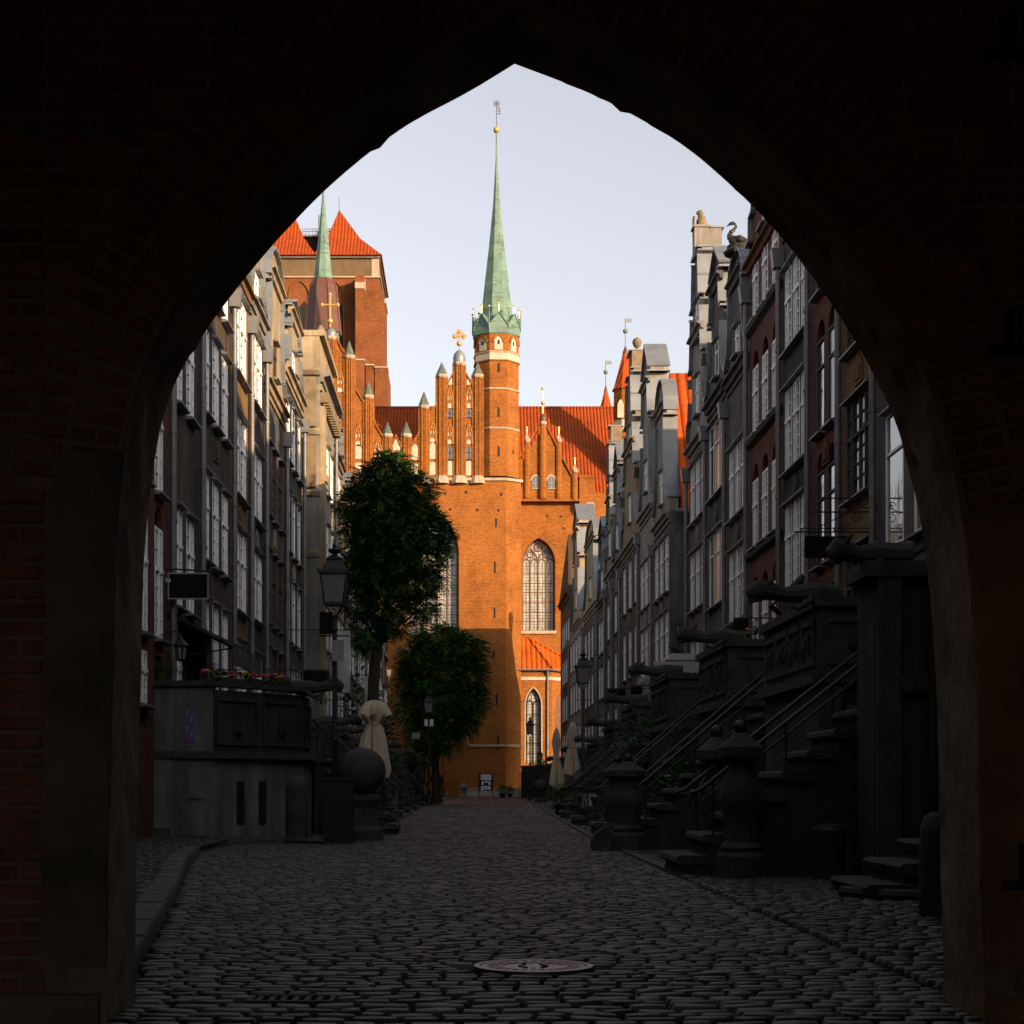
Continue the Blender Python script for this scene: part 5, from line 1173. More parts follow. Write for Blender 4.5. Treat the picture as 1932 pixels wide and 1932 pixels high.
for a in TR: 
    T = terrace('R',a[0],a[1],a[2],a[3],a[4],a[5],a[6])
    if a[0] == 26.2:
        for y in (23.4,25.6): post(T, 3.78, y, 1.15, 1.85, .1)
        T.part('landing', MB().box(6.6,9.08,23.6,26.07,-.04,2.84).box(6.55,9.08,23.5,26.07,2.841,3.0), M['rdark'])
        T.part('cellar_shutter', MB().box(5.85,6.15,26.10,26.12,.45,2.5), M['p_ochre'])
        T.part('drain_spout', MB().tube([(6.0,30.2,5.0),(5.42,30.2,4.45),(6.5,30.2,3.6)], .06, 8), M['iron'], smooth=True)
        T.part('pilaster', MB().box(5.45,5.75,26.0,26.07,.2,2.8).box(6.9,7.2,26.0,26.07,.2,2.8), M['stone'])
    if a[0] == 36.3:
        for y in (33.0,35.3): post(T, 3.15, y, 1.25, 1.6, .08)
        T.part('landing', MB().box(6.5,9.08,33.2,36.17,-.04,2.94).box(6.45,9.08,33.1,36.17,2.941,3.1), M['rdark'])
    if a[0] in (45.0,54.5): T.part('landing', MB().box(6.3,9.08,a[6][0],a[0]-.13,-.04,a[3]), M['rdark'])
T = Thing('stone_terrace', 'narrow tall stone wall block with a beast spout against the right jamb of the arch', 'terrace', (7.2,22.7,0), 'raised stone terraces in front of the houses')
T.part('base', MB().box(5.35,9.08,22.2,23.2,-.04,4.0), M['rdark']); T.part('coping', MB().box(5.2,9.08,22.05,23.3,4.001,4.2), M['stone'])
T.part('pilaster', MB().box(5.36,5.66,22.08,22.199,.0,3.99), M['stone']); T.part('pilaster', MB().box(6.3,6.5,22.08,22.199,.0,3.99), M['stone']); T.part('string_course', MB().box(5.67,9.08,22.1,22.199,2.5,2.7), M['stone'])
T.part('downpipe', MB().tube([(6.05,22.05,0),(6.05,22.05,4.0)], .05, 8), M['iron'], smooth=True)
gargoyle(T, 5.5, 22.3, 4.32, -1, .75)
T = Thing('guard_stone', 'half round stone guard slab at the foot of the second right stairs', 'guard stone', (2.62,32.9,0))
T.part('slab', MB().ext([(2.42,-.04)]+[(2.42+.36-.36*math.cos(t),.12+.34*math.sin(t)) for t in np.linspace(0,math.pi/2,9)]+[(2.80,-.04)], 'y', 32.7, 33.1), M['stone'])
T = Thing('doorstep', 'low worn doorstep of three slabs beside the right foot of the arch', 'steps', (5.2,19.6,0))
for i,(x0,z) in enumerate(((4.45,.17),(4.85,.40),(5.25,.63))):
    T.part('step', MB().ext([(x0,z-.04),(x0+.05,z-.15),(7.2,z-.15),(7.2,z),(x0+.05,z)], 'y', 18.9+i*.1, 20.8), M['stone'], smooth=True)
T.part('step_body', MB().box(4.55,7.2,19.0,20.75,-.04,.02).box(4.92,7.2,19.1,20.75,.171,.249).box(5.32,7.2,19.2,20.75,.401,.479), M['stonedark'])
T.part('edge_roll', MB().tube([(4.3,19.4,.06),(4.75,18.75,.06),(5.5,18.6,.06)], .07, 8), M['stone'], smooth=True)
# ================================================================ BALLS, LAMPS, PARASOLS
def stone_ball(x, y, r, zc, label, m='stone'):
    T = Thing('stone_ball', label, 'stone ball', (x,y,0), 'stone balls on pedestals at the stairs')
    h = zc-r*.93
    T.part('pedestal', MB().lathe(x,y,[(r*.95,-.04),(r*.95,h*.25),(r*.75,h*.32),(r*.62,h*.7),(r*.8,h*.88),(r*.8,h*1.0)],8,math.pi/8), M[m])
    T.part('ball', MB().ball(x,y,zc,r,24,.96), M[m], smooth=True)
stone_ball(PX(682,38.6),38.6,.56,1.58,'big dark stone ball on a pedestal beside the left street lamp')
stone_ball(PX(1070,90),90,.56,1.42,'stone ball under the right parasol, larger of the two far right balls')
stone_ball(PX(1020,115),115,.47,1.1,'small stone ball near the thin far lamp, right side')
stone_ball(PX(824,112),112,.45,1.6,'stone ball under the second tree, left side')
stone_ball(PX(875,158),158,.42,.95,'pale stone ball in front of the church wall, left of the notice board','p_pale')
def lamp(x, y, H, label, s=1.0, signs=()):
    T = Thing('street_lamp', label, 'street lamp', (x,y,0), 'old style lantern street lamps')
    zb = H-1.62*s
    T.part('base', MB().lathe(x,y,[(.17,-.04),(.17,.25),(.13,.32),(.12,.85),(.15,.9),(.09,.98),(.06,1.2)],12), M['iron'], smooth=True)
    T.part('pole', MB().lathe(x,y,[(.065,1.15),(.055,2.2),(.075,2.25),(.05,2.32),(.045,zb-.25),(.08,zb-.22),(.05,zb-.15),(.05,zb+.1)],10).tube([(x-.3*s,y,zb-.35),(x+.3*s,y,zb-.35)],.018,5), M['iron'], smooth=True)
    q = math.pi/4
    L = T.part('lantern', MB().lathe(x,y,[(.30*s,zb+.98*s),(.44*s,zb+.94*s),(.44*s,zb+.99*s),(.34*s,zb+1.04*s),(.22*s,zb+1.22*s),(.24*s,zb+1.26*s),(.12*s,zb+1.32*s),(.06*s,zb+1.38*s)],4,q).lathe(x,y,[(.29*s,zb+.30*s),(.29*s,zb+.36*s)],4,q), M['iron'])
    fb = MB()
    for k in range(4):
        a = q+k*math.pi/2; c, sn = math.cos(a), math.sin(a)
        fb.tube([(x+.27*s*c,y+.27*s*sn,zb+.34*s),(x+.385*s*c,y+.385*s*sn,zb+.96*s)], .02*s, 5)
        fb.tube([(x+.05*c,y+.05*sn,zb+.02),(x+.12*s*c,y+.12*s*sn,zb+.16*s),(x+.27*s*c,y+.27*s*sn,zb+.31*s)], .016*s, 5)
        fb.ball(x+.44*s*c,y+.44*s*sn,zb+1.01*s,.03*s,6)
    T.part('lantern_frame', fb, M['iron'], L)
    T.part('glass', MB().lathe(x,y,[(.26*s,zb+.36*s),(.375*s,zb+.94*s)],4,q), M['lampglass'], L)
    T.part('finial', MB().lathe(x,y,[(.05*s,zb+1.37*s),(.13*s,zb+1.42*s),(.14*s,zb+1.46*s),(.04*s,zb+1.5*s),(.05*s,zb+1.55*s),(.01,zb+1.62*s)],10), M['iron'], L, True)
    for (u0,u1,v0,v1,m) in signs:
        D = y-.08; T.part('sign', MB().box(PX(u0,D),PX(u1,D),D-.03,D,PZ(v1,D),PZ(v0,D)), M[m])
    return T
lamp(PX(631,37.4),37.4,6.62,'tall lantern lamp with black and grey signs, nearest on the left side',1.06,((603,628,1155,1197,'signblack'),(626,649,1208,1247,'signgrey')))
lamp(PX(809,100),100,6.75,'lantern lamp with two small white plates under the second tree',1.0,((801,807,1357,1370,'paper'),(811,818,1357,1370,'paper')))
lamp(PX(836,163),163,6.6,'farthest left lantern lamp with two white plates, below the second tree',1.0,((831.5,834.5,1411,1420,'paper'),(837,840,1411,1420,'paper')))
lamp(PX(1100,75),75,7.2,'large lantern lamp on the right in front of the shaded house row',1.15)
lamp(PX(1000,126),126,6.3,'black lantern lamp silhouetted against the sunlit chapel window',1.0)
lamp(PX(1019,160),160,4.6,'short far lantern lamp at the right side of the chapel window',.9)
T = Thing('utility_cabinet', 'plain black utility cabinet at the foot of the nearest left lamp', 'cabinet', (PX(638,36.8),36.8,0))
T.part('body', MB().box(PX(611,36.6),PX(664,36.6),36.6,37.1,-.04,1.36), M['iron']); T.part('lid', MB().box(PX(609,36.6),PX(666,36.6),36.56,37.14,1.361,1.43), M['iron'])
def parasol(x, y, z0, z1, r, label, tie=.72, m='fabric', rot=0.0, slim=False):
    T = Thing('closed_parasol', label, 'parasol', (x,y,0), 'closed canvas parasols')
    T.part('pole', MB().tube([(x,y,0),(x,y,z1+.06)], .028, 8), M['iron']); T.part('foot', MB().box(x-.3,x+.3,y-.3,y+.3,-.03,.10), M['iron'])
    n = 48; vs = []; fs = []; prof = [(1,.25),(.97,.55),(.90,.78),(.80,.95),(tie,.42),(tie-.06,.5),(.5,.72),(.25,.9),(.08,1.0),(.0,.85),(.01,.2)]
    if slim: prof = [(1,.10),(.985,.22),(.90,.40),(.75,.52),(tie,.36),(tie-.05,.46),(.28,.72),(.12,.86),(.02,.95),(.0,.8),(.01,.2)]
    for i,(h,w_) in enumerate(prof):
        for k in range(n):
            t = 2*math.pi*k/n; amp = .0 if i == 0 else (.10 if i in (4,) else .26)
            rr = r*w_*(1+amp*math.cos(8*t+rot)+.08*math.sin(3*t+i*.7+rot*3))
            z = z0+(z1-z0)*h+(0.10*r*math.cos(8*t+rot) if i in (3,8) else 0)+(.12*math.sin(t*2+rot) if i >= 8 else 0)
            vs.append((x+rr*math.cos(t), y+rr*math.sin(t), z))
    for i in range(len(prof)-1):
        for k in range(n): fs.append([i*n+k, i*n+(k+1)%n, (i+1)*n+(k+1)%n, (i+1)*n+k])
    T.part('canopy', MB().add(vs, fs), M[m], smooth=True)
    T.part('strap', MB().lathe(x,y,[(r*.46,z0+(z1-z0)*tie-.05),(r*.5,z0+(z1-z0)*tie),(r*.46,z0+(z1-z0)*tie+.05)],16), M[m])
parasol(PX(706,50),50,1.5,3.75,.42,'folded beige canvas parasol in front of the big tree trunk, left side',.70)
parasol(PX(1050,88),88,1.1,4.15,.36,'slim folded beige parasol against the chapel edge, left of the two by the right lamp',.5,'fabric',1.1,True)
parasol(PX(1080,80),80,1.6,4.2,.40,'folded beige parasol touching the right lamp pole, right of the pair',.55,'fabric',.4,True)
parasol(7.4,66.0,2.4,4.9,.38,'half hidden folded parasol on the terrace at the bear house',.5,'fabric',.9,True)
# ================================================================ SIGNS, AWNINGS, SMALL THINGS
def scroll(b, x, y, z, r, d=1, n=16, th=.012):
    b.tube([(x+d*r*(1-.055*i)*math.cos(i*.55), y, z+r*(1-.055*i)*math.sin(i*.55)) for i in range(n)], th, 5)
T = Thing('hanging_sign', 'blank black signboard with a thin pale frame on an iron bracket, left side', 'sign', (-6.9,39.4,4.6))
x0, x1 = PX(317,39.4), PX(394,39.4); z0, z1 = PZ(1131,39.4), PZ(1081,39.4)
T.part('board', MB().box(x0,x1,39.38,39.42,z0,z1), M['signblack'])
T.part('frame', MB().box(x0,x1,39.36,39.379,z1-.03,z1).box(x0,x1,39.36,39.379,z0,z0+.03).box(x0,x0+.03,39.36,39.379,z0+.03,z1-.03).box(x1-.03,x1,39.36,39.379,z0+.03,z1-.03), M['signgrey'])
br = MB().tube([(-7.6,39.4,z1+.13),(-5.75,39.4,z1+.03)], .022, 6).tube([(-5.95,39.4,z1+.04),(-5.85,39.4,z1+.10),(-5.62,39.4,z1+.02)], [.03,.03,.005], 6).tube([(-7.5,39.4,z1+.13),(-7.2,39.4,z1-.1),(-7.45,39.4,z1-.5)], .015, 5)
scroll(br,-7.3,39.4,z1-.02,.11); br.tube([(x0+.1,39.4,z1),(x0+.1,39.4,z1+.1)],.01,4).tube([(x1-.1,39.4,z1),(x1-.1,39.4,z1+.08)],.01,4)
T.part('bracket', br, M['iron'])
T = Thing('hanging_sign', 'large blank black signboard with lacy iron edge under scrolled brackets, right side', 'sign', (8.3,38,6.6))
x0, x1 = PX(1518,38), PX(1604,38); z0, z1 = PZ(1053,38), PZ(1012,38)
T.part('board', MB().box(x0,x1,37.97,38.03,z0,z1), M['signblack'])
br = MB().tube([(x0-.25,38,z1+.10),(9.1,38,z1+.10)], .018, 6).tube([(x0-.1,38,z1+.18),(9.1,38,z1+.18)], .012, 6)
for i in range(8): scroll(br, x0+.08+i*.13, 38, z0-.07, .055, 1, 10, .009)
br.tube([(x0,38,z0-.14),(x1,38,z0-.14)], .01, 4)
for (ua,ub,v) in ((1548,1645,940),(1530,1626,966)):
    xa, xb, z = PX(ua,38), PX(ub,38), PZ(v,38); br.tube([(xa,38,z),(max(xb,9.1),38,z)], .018, 6); scroll(br, xb-.12, 38, z-.15, .13); scroll(br, xb-.34, 38, z-.36 if v > 950 else z-.18, .11, -1)
br.tube([(x0+.3,38,z1+.2),(9.0,38,z1+.75)], .012, 5)
T.part('bracket', br, M['iron'])
def plate_sign(side, D, u0, u1, v0, v1, m, label, name='hanging_sign', cat='sign', soft=False):
    xf = -7.0 if side == 'L' else 9.1; x0, x1, z0, z1 = PX(u0,D), PX(u1,D), PZ(v1,D), PZ(v0,D)
    T = Thing(name, label, cat, (xf,D,z1))
    if soft:
        vs = []; n = 9; k = 7
        for i in range(n):
            for j in range(k): vs.append((x0+(x1-x0)*j/(k-1), D+.05*math.sin(i*.9+j*.5), z0+(z1-z0)*i/(n-1)))
        T.part('cloth', MB().add(vs, [[i*k+j,i*k+j+1,(i+1)*k+j+1,(i+1)*k+j] for i in range(n-1) for j in range(k-1)]), M[m], smooth=True)
    else: T.part('board', MB().box(x0,x1,D-.03,D+.03,z0,z1), M[m])
    xe = x1 if side == 'L' else x0
    T.part('rod', MB().tube([(xf,D,z1+.03),(xe,D,z1+.03)], .02, 6), M['iron'])
plate_sign('L',62,637,661,1190,1307,'canvas','long white cloth banner hanging behind the nearest lamp, left side','banner','banner',True)
plate_sign('L',72,688,705,1275,1342,'canvas','shorter white cloth banner above the beige parasol, left side','banner','banner',True)
plate_sign('L',48,573,621,1266,1290,'signblack','flat wide black signboard just left of the nearest lamp pole')
plate_sign('L',92,777,792,1383,1394,'signgrey','small grey sign low beside the second tree, left side')
plate_sign('R',72,1146,1180,1300,1322,'signblack','dark signboard in the shade beside the right lamp')
plate_sign('R',60,1190,1212,1295,1310,'signblack','small dark signboard below the white canopy')
plate_sign('R',50,1384,1412,1168,1190,'signblack','small dark sign above the right handrail')
T = Thing('shop_awning', 'dark sloping shop awning over the terrace of the left row', 'awning', (-6.3,44,4.5))
T.part('cover', MB().ext([(-7.0,5.35),(-7.0,5.28),(-5.65,4.62),(-5.62,4.70)], 'y', 41.2, 46.5), M['p_brown']); T.part('valance', MB().box(-5.66,-5.62,41.2,46.5,4.2,4.66), M['p_grey'])
T.part('arm', MB().tube([(-7,41.4,4.4),(-5.7,41.4,4.6)], .02, 5), M['iron'])
T = Thing('canvas_canopy', 'off white canvas canopy on thin posts above the right terrace', 'canopy', (7.1,57.5,2.7))
T.part('cover', MB().ext([(6.05,4.95),(6.6,5.42),(8.9,5.42),(8.9,5.38),(6.62,5.38),(6.05,4.90)], 'y', 56.2, 59.6).ext([(6.7,5.43),(8.8,5.43),(8.75,5.62),(6.8,5.62)],'y',56.4,59.4), M['canvas'])
T.part('valance', MB().box(6.2,8.9,56.16,56.199,4.98,5.34).box(6.03,6.06,56.2,59.6,4.75,4.95), M['canvas'])
T.part('side_curtain', MB().add([(7.75,56.1,5.3),(8.9,56.1,5.3),(8.9,56.0,4.15),(7.9,56.02,4.15),(7.82,56.14,4.7)], [(0,4,3,2,1)]), M['canvas'])
for x in (6.15,7.0,7.6,8.8): T.part('post', MB().tube([(x,56.3,2.7),(x,56.3,5.0)], .025, 6), M['iron'])
T = Thing('crow', 'black bird perched on top of the white canopy', 'bird', (6.95,56.6,5.62))
x, y, z = 6.95, 56.6, 5.72
T.part('body', MB().tube([(x-.22,y,z+.12),(x-.17,y,z+.13),(x-.10,y,z+.10),(x,y,z+.04),(x+.1,y,z-.01),(x+.28,y,z-.10)], [.012,.045,.05,.08,.06,.015], 8).tube([(x-.01,y-.02,z-.02),(x-.01,y-.02,z-.10)],.008,4).tube([(x-.01,y+.02,z-.02),(x-.01,y+.02,z-.10)],.008,4), M['iron'], smooth=True)
T.part('wing', MB().tube([(x-.06,y-.06,z+.08),(x+.06,y-.07,z+.03),(x+.22,y-.04,z-.07)], [.02,.045,.01], 6), M['iron'], smooth=True)
def wall_lantern(x, y, z, n_, label):
    T = Thing('wall_lantern', label, 'wall lamp', (x,y,z))
    b = MB().tube([(x,y,z+.3),(x+n_*.35,y,z+.4),(x+n_*.45,y,z+.25)], .02, 6); scroll(b, x+n_*.15, y, z+.1, .1); T.part('arm', b, M['iron'])
    X_ = x+n_*.45; T.part('lantern', MB().lathe(X_,y,[(.06,z-.3),(.11,z-.26),(.16,z+.05),(.19,z+.06),(.08,z+.18),(.02,z+.26)],6), M['iron'])
    T.part('glass', MB().lathe(X_,y,[(.115,z-.25),(.155,z+.0)],6,.3), M['lampglass'])
wall_lantern(-7.0,38.9,4.4,1,'small black wall lantern beside the left brick house window')
wall_lantern(9.85,75.5,8.3,-1,'black wall lantern on the end wall facing the gap, right side')
T = Thing('security_camera', 'small white security camera under the framed black sign', 'camera', (-6.95,39.75,5.3))
T.part('body', MB().tube([(-7.12,39.6,PZ(1095,39.6)),(-6.86,39.4,PZ(1098,39.6))], .055, 8), M['white'], smooth=True); T.part('mount', MB().tube([(-7.0,39.8,PZ(1095,39.6)),(-6.95,39.55,PZ(1096,39.6))], .02, 5), M['white'])
# notice board and low wall by the church
T = Thing('notice_board', 'framed notice board with white papers on two posts before the church', 'notice board', (PX(917,150),150,0))
for u in (904,929.5): T.part('post', MB().box(PX(u,150)-.04,PX(u,150)+.04,149.9,150.1,-.04,PZ(1458,150)), M['iron'])
T.part('panel', MB().box(PX(905,150),PX(928.5,150),149.97,150.03,PZ(1492,150),PZ(1460,150)), M['signblack'])
for u0,u1,v0,v1 in ((907,927,1461,1472),(908.5,913,1474,1481),(915,920,1473,1477),(921,926,1474,1481),(907,913,1483,1491),(914,919,1482,1490),(920,926,1483,1490)):
    T.part('paper', MB().box(PX(u0,150),PX(u1,150),149.95,149.969,PZ(v1,150),PZ(v0,150)), M['paper'])
single('low_wall', MB().box(PX(868,166),PX(984,166),166,166.4,-.04,.75).box(PX(867,166),PX(985,166),165.9,166.5,.751,.86), M['church_pale'], 'low pale wall along the foot of the church', 'wall', (0,166,0))
T = Thing('iron_fence', 'dark iron fence in front of the chapel right of the notice board', 'fence', (5.6,152,0))
fb = MB()
for i in range(24): fb.tube([(PX(980,152)+i*.16,152,0),(PX(980,152)+i*.16,152,2.3)], .02, 4)
T.part('bars', fb, M['iron']); T.part('rail', MB().box(PX(980,152),PX(1056,152),151.97,152.03,2.2,2.26).box(PX(980,152),PX(1056,152),151.97,152.03,.3,.36), M['iron'])
# ================================================================ LEAVES
def sprays(pts, dirs, L, w_, pairs, drop=.35):
    """feathery compound leaves: pairs of leaflets along a drooping stalk"""
    n = len(pts); V = []; 
    d = dirs/np.linalg.norm(dirs,axis=1,keepdims=True); up = np.array([0,0,1.0]); s = np.cross(d, up); s /= (np.linalg.norm(s,axis=1,keepdims=True)+1e-6)
    nrm = np.cross(s, d); rn = rng.random(n); out = []; att = []
    for i in range(pairs):
        t = (i+.7)/pairs; c = pts+d*(L*t)[:,None]-np.array([0,0,1.0])*(drop*L*t*t)[:,None]
        for sg in (-1,1):
            ll = L*.34*(1-.45*abs(t-.4))*rng.uniform(.8,1.2,n); dv = (s*sg+d*.45+nrm*rng.uniform(-.35,.35,(n,1))); dv /= np.linalg.norm(dv,axis=1,keepdims=True)
            pv = np.cross(dv, nrm)*w_
            a = c; m1 = c+dv*(ll*.5)[:,None]+pv; e = c+dv*ll[:,None]-np.array([0,0,.12])*ll[:,None]; m2 = c+dv*(ll*.5)[:,None]-pv
            out.append(np.stack([a,m1,e,m2],1)); att.append(np.repeat(np.clip(rn+rng.normal(0,.12,n),0,1),4))
    V = np.concatenate(out).reshape(-1,3); A = np.concatenate(att); return V, A
def leaf_object(name, V, A, m, parent, root):
    me = bpy.data.meshes.new(name); V = V-np.array(root); nf = len(V)//4
    me.vertices.add(len(V)); me.vertices.foreach_set('co', V.ravel().astype(np.float32)); me.loops.add(len(V)); me.loops.foreach_set('vertex_index', np.arange(len(V)))
    me.polygons.add(nf); me.polygons.foreach_set('loop_start', np.arange(0,len(V),4)); me.polygons.foreach_set('loop_total', np.full(nf,4)); me.update(); me.validate()
    at = me.attributes.new('rnd','FLOAT','POINT'); at.data.foreach_set('value', A.astype(np.float32)); me.materials.append(m)
    o = bpy.data.objects.new(name, me); COL.objects.link(o)
    if parent is not None: o.parent = parent
    return o
def crown(blobs, D, per, L, w_, pairs=6, core=.55):
    P = []; Dr = []
    for (u,v,ru,rv) in blobs:
        c = np.array([PX(u,D), D, PZ(v,D)]); r = np.array([ru*D/F, min(ru,70)*D/F*1.0, rv*D/F]); n = int(per*r[0]*r[2]*2.2)+6
        q = rng.normal(size=(n,3)); q /= np.linalg.norm(q,axis=1,keepdims=True); rad = rng.uniform(core**3,1,n)**(1/3)*np.where(rng.random(n)<.16, rng.uniform(1.0,1.32,n), 1.0); 
        P.append(c+q*r*rad[:,None]); dd = q*np.array([1,1,.45])+rng.normal(0,.35,(n,3)); Dr.append(dd)
    P = np.concatenate(P); Dr = np.concatenate(Dr); return sprays(P, Dr, rng.uniform(.7,1.3,len(P))*L, w_, pairs)
D1 = 72.0
B1 = [(740,960,46,58),(735,1060,48,48),(705,1000,36,60),(740,885,38,28),(700,905,32,24),(785,925,34,26),(670,955,28,32),(720,945,55,40),(775,975,52,38),(815,1000,34,30),(680,1010,34,36),(735,1020,60,42),(800,1050,42,30),(668,1075,26,30),(715,1085,52,34),(770,1100,52,26),(815,1095,22,14),(680,1135,28,26),(735,1145,48,22),(790,1140,32,16),(700,1185,36,20),(750,1180,30,14),(805,1158,18,10),(685,1215,20,12),(745,868,20,12),(835,1020,14,18)]
T1 = Thing('tall_tree', 'tall feathery dark green tree rising before the church, taller of the two', 'tree', (PX(704,D1),D1,0))
def tp(u,v,dy=0): return (PX(u,D1),D1+dy,PZ(v,D1))
T1.part('trunk', MB().tube([tp(704,1545),tp(702,1440),tp(703,1340),tp(706,1270),tp(712,1220),tp(724,1170),tp(735,1110),tp(742,1040),tp(744,950),tp(742,890)],[.30,.27,.25,.24,.22,.19,.15,.12,.07,.03],10), M['bark'], smooth=True)
lb = MB()
for a,b,c in (((712,1220,0),(690,1170,-.5),(672,1090,-.8)),((724,1170,0),(760,1130,.3),(800,1110,.5)),((735,1110,0),(700,1050,-.4),(678,980,-.6)),((735,1110,0),(780,1060,.4),(820,1020,.4)),((742,1040,0),(775,980,-.3),(790,930,-.2)),((742,1040,0),(715,960,.4),(702,905,.3)),((712,1220,0),(745,1190,-.6),(785,1160,-.8))):
    lb.tube([tp(*a),tp(*b),tp(*c)], [.11,.07,.025], 7)
T1.part('limbs', lb, M['bark'], smooth=True)
V, A = crown(B1, D1, 400, .42, .036, 6, .15)
leaf_object('crown', V, A, M['leaf'], T1.e, T1.loc)
D2_ = 105.0
B2 = [(830,1205,50,24),(790,1235,36,30),(860,1225,44,32),(895,1230,22,26),(825,1270,60,38),(885,1275,34,34),(780,1290,34,34),(840,1315,60,34),(895,1320,26,28),(785,1345,36,28),(850,1355,44,28),(880,1365,22,18),(800,1385,34,24),(765,1255,12,22),(835,1395,34,22),(790,1425,26,20)]
T2 = Thing('round_tree', 'lower rounder dark green tree hiding the foot of the church, shorter of the two', 'tree', (PX(822,D2_),D2_,0))
def tq(u,v,dy=0): return (PX(u,D2_),D2_+dy,PZ(v,D2_))
T2.part('trunk', MB().tube([tq(822,1520),tq(822,1440),tq(824,1370),tq(828,1300),tq(832,1230)],[.26,.22,.18,.12,.04],9), M['bark'], smooth=True)
lb = MB()
for a,b,c in (((822,1420,0),(795,1360,-.4),(782,1290,-.6)),((824,1370,0),(860,1320,.4),(890,1270,.4)),((824,1370,0),(850,1350,-.6),(885,1330,-.8))): lb.tube([tq(*a),tq(*b),tq(*c)], [.12,.07,.03], 7)
T2.part('limbs', lb, M['bark'], smooth=True)
V, A = crown(B2, D2_, 230, .5, .05, 5, .15)
leaf_object('crown', V, A, M['leaf2'], T2.e, T2.loc)
def shrub(name, label, cat, x, y, z, rx_, ry, rz, n, L=.22, w_=.03, m='leaf', flowers=0, trunk=True):
    T = Thing(name, label, cat, (x,y,z))
    q = rng.normal(size=(n,3)); q /= np.linalg.norm(q,axis=1,keepdims=True); q[:,2] = np.abs(q[:,2])*1.0
    P = np.array([x,y,z])+q*np.array([rx_,ry,rz])*(rng.uniform(.2,1,n)**.5)[:,None]*rng.uniform(.8,1.1,(n,1))
    V, A = sprays(P, q+rng.normal(0,.3,(n,3)), rng.uniform(.7,1.3,n)*L, w_, 4); leaf_object('foliage', V, A, M[m], T.e, T.loc)
    T.part('stem', MB().tube([(x,y,z-.02),(x+.02,y,z+rz*.6)], [.03,.012], 6), M['bark'])
    for c in ('red','pink','yellow')[:3]:
        k = int(flowers*{'red':.5,'pink':.3,'yellow':.2}[c])
        for _ in range(k):
            a = random.uniform(-1,1); b_ = random.uniform(-1,1); fx_, fy_, fz_ = x+rx_*a, y+ry*b_, z+rz*random.uniform(.55,1.15); r = random.uniform(.035,.06)
            T.part('flower', MB().lathe(fx_,fy_,[(r*.3,fz_-r*.6),(r,fz_-r*.1),(r*.9,fz_+r*.4),(r*.3,fz_+r*.6)],6), M[c])
    return T
for i,(x,y,lab) in enumerate(((-5.75,39.0,'left'),(-5.2,39.8,'middle'),(-4.55,40.6,'right'))):
    T = shrub('flower_box', 'flower box of red pink and yellow blooms on the left terrace, %s one of three'%lab, 'flowers', x, y, 3.72, .36,.30,.16, 60, .12,.025,'leaf', 20)
    T.part('box', MB().box(x-.38,x+.38,y-.14,y+.14,3.601,3.74), M['stonedark'])
shrub('potted_plant', 'green potted plant with yellow blooms at the far left edge of the arch', 'plant', -7.05,38.6,3.62,.3,.3,.4,70,.16,.03,'leaf2',4)
shrub('potted_plant', 'red geraniums on the nearest right terrace parapet', 'flowers', 6.6,26.4,4.17,.45,.2,.2,70,.14,.025,'leaf',14)
shrub('potted_plant', 'single pink flowering plant by the left handrail', 'flowers', -3.75,43.6,3.35,.22,.22,.25,40,.14,.025,'leaf',5)
shrub('climbing_bush', 'dark leafy bush spilling over the right stairs behind the stone post', 'bush', 4.9,37.2,.0,1.1,.8,2.0,420,.26,.035)
shrub('climbing_bush', 'bushy green plants on the terrace beside the right handrails', 'bush', 6.0,50.5,2.4,1.6,1.0,1.3,420,.26,.035)
shrub('climbing_bush', 'creeper growing on the left houses behind the tall tree trunk', 'bush', PX(728,84),84,1.9,1.0,.6,4.6,420,.30,.04)
shrub('climbing_bush', 'creeper beside the white banner on the left row', 'bush', PX(665,76),76,2.9,.7,.5,4.2,300,.30,.04)
for i,(x,y,s,lab) in enumerate(((PX(948,150),150,1.0,'dark potted shrub right of the notice board, nearer one'),(PX(962,156),156,.8,'dark potted shrub close to the church wall, farther one'),(3.9,70,.9,'potted shrub at the base of the large right lamp'),(-2.9,58,.8,'potted shrub at the stairs below the big tree'))):
    T = shrub('potted_shrub', lab, 'plant', x, y, .45*s, .55*s,.5*s,.8*s,160,.2,.035)
    T.part('pot', MB().lathe(x,y,[(.22*s,-.03),(.32*s,.42*s),(.35*s,.46*s),(.30*s,.47*s)],14), M['stonedark'], smooth=True)

# cafe furniture and clutter along both sides
def chair(x, y, rot, label):
    T = Thing('cafe_chair', label, 'chair', (x,y,0), 'iron cafe chairs beside the stairs'); c, s_ = math.cos(rot), math.sin(rot)
    def p(a,b,z): return (x+a*c-b*s_, y+a*s_+b*c, z)
    for sx in (-.19,.19):
        for sy in (-.19,.19):
            T.part('leg', MB().tube([p(sx*1.25,sy*1.2,0),p(sx*.9,sy*.9,.25),p(sx,sy,.45)], .014, 6), M['iron'], smooth=True)
    T.part('seat', MB().lathe(x,y,[(.21,.445),(.22,.46),(.21,.475)],14), M['brownframe'])
    b = MB().tube([p(-.19,.19,.45),p(-.2,.25,.75),p(-.14,.27,.92),p(0,.28,.97),p(.14,.27,.92),p(.2,.25,.75),p(.19,.19,.45)], .014, 6).tube([p(-.1,.21,.47),p(-.08,.26,.93)],.008,5).tube([p(.1,.21,.47),p(.08,.26,.93)],.008,5)
    T.part('backrest', b, M['iron'], smooth=True)
chair(-2.25,43.2,.5,'iron cafe chair right of the big stone ball, nearest one'); chair(-2.1,45.6,-.6,'iron cafe chair behind the big stone ball, second of the left pair'); chair(3.6,47,2.4,'iron cafe chair on the right pavement past the guard stone')
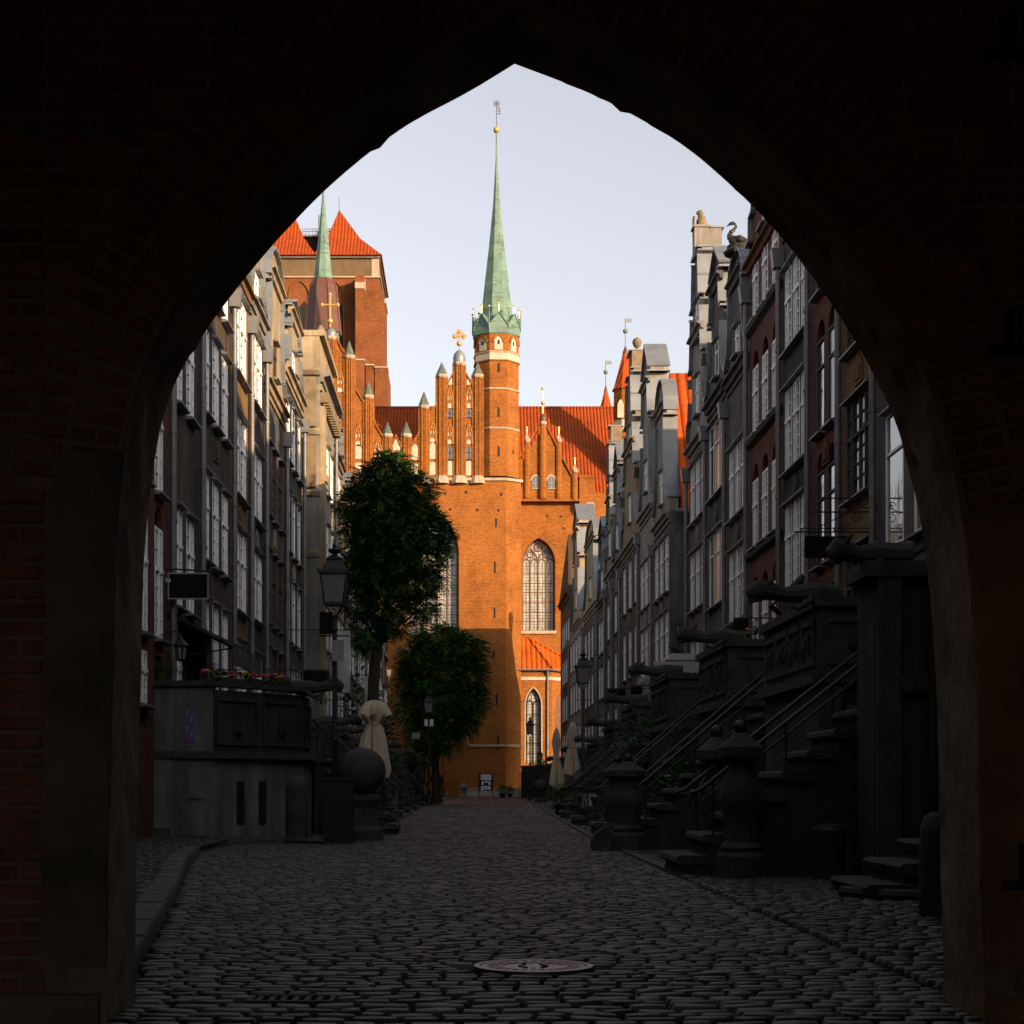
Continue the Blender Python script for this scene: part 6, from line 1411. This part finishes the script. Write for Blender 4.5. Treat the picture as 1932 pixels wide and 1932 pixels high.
def cafe_table(x, y, label):
    T = Thing('cafe_table', label, 'table', (x,y,0)); T.part('top', MB().lathe(x,y,[(.33,.70),(.34,.72),(.33,.735)],20), M['stonedark']); T.part('leg', MB().lathe(x,y,[(.22,0),(.05,.06),(.025,.12),(.025,.66),(.08,.70)],10), M['iron'], smooth=True)
cafe_table(-2.75,44.6,'small round cafe table between the two left cafe chairs')
def menu_board(x, y, w_, h, m, label):
    T = Thing('menu_board', label, 'board', (x,y,0))
    for sg in (-1,1): T.part('panel', MB().ext([(y-sg*.02,h),(y-sg*.05,h),(y-sg*.32,.02),(y-sg*.29,.02)], 'x', x-w_/2, x+w_/2), M['iron'])
    T.part('sheet', MB().add([(x-w_*.42,y-.075,h*.93),(x+w_*.42,y-.075,h*.93),(x+w_*.42,y-.30,.16),(x-w_*.42,y-.30,.16)], [(0,1,2,3)]), M[m])
menu_board(-2.95,66,.6,1.05,'copbrown','folding menu board with dull brown sheet on the left pavement'); menu_board(4.2,58,.55,1.0,'signgrey','folding menu board with grey sheet at the right pavement edge')
T = Thing('litter_bin', 'round grey litter bin under the nearest right terrace stairs', 'bin', (4.9,22.9,0))
T.part('body', MB().lathe(4.9,22.9,[(.20,0),(.23,.62),(.24,.66)],14), M['stonedark'], smooth=True); T.part('lid', MB().lathe(4.9,22.9,[(.25,.665),(.22,.73),(.03,.76)],14), M['iron'], smooth=True)
shrub('potted_shrub', 'low potted shrub with red blooms at the foot of the second right stairs', 'plant', 3.45, 38.6, .42, .4,.4,.5,110,.16,.03,'leaf',6)
shrub('potted_plant', 'small plant pot with pink blooms on the second right terrace', 'flowers', 6.2, 36.5, 4.37, .4,.2,.25,60,.14,.025,'leaf',6)

T = Thing('low_wall', 'dark low terrace wall in front of the chapel, behind the iron fence', 'wall', (6.5,153.5,0))
T.part('body', MB().box(PX(984,153.3),8.9,153.3,153.9,-.04,2.75), M['rdark']); T.part('coping', MB().box(PX(983,153.2),8.95,153.2,154.0,2.751,2.9), M['stone'])
shrub('climbing_bush', 'dark hedge along the top of the low chapel wall', 'bush', 6.9, 153.6, 2.85, 1.6,.4,.5, 220,.22,.04)
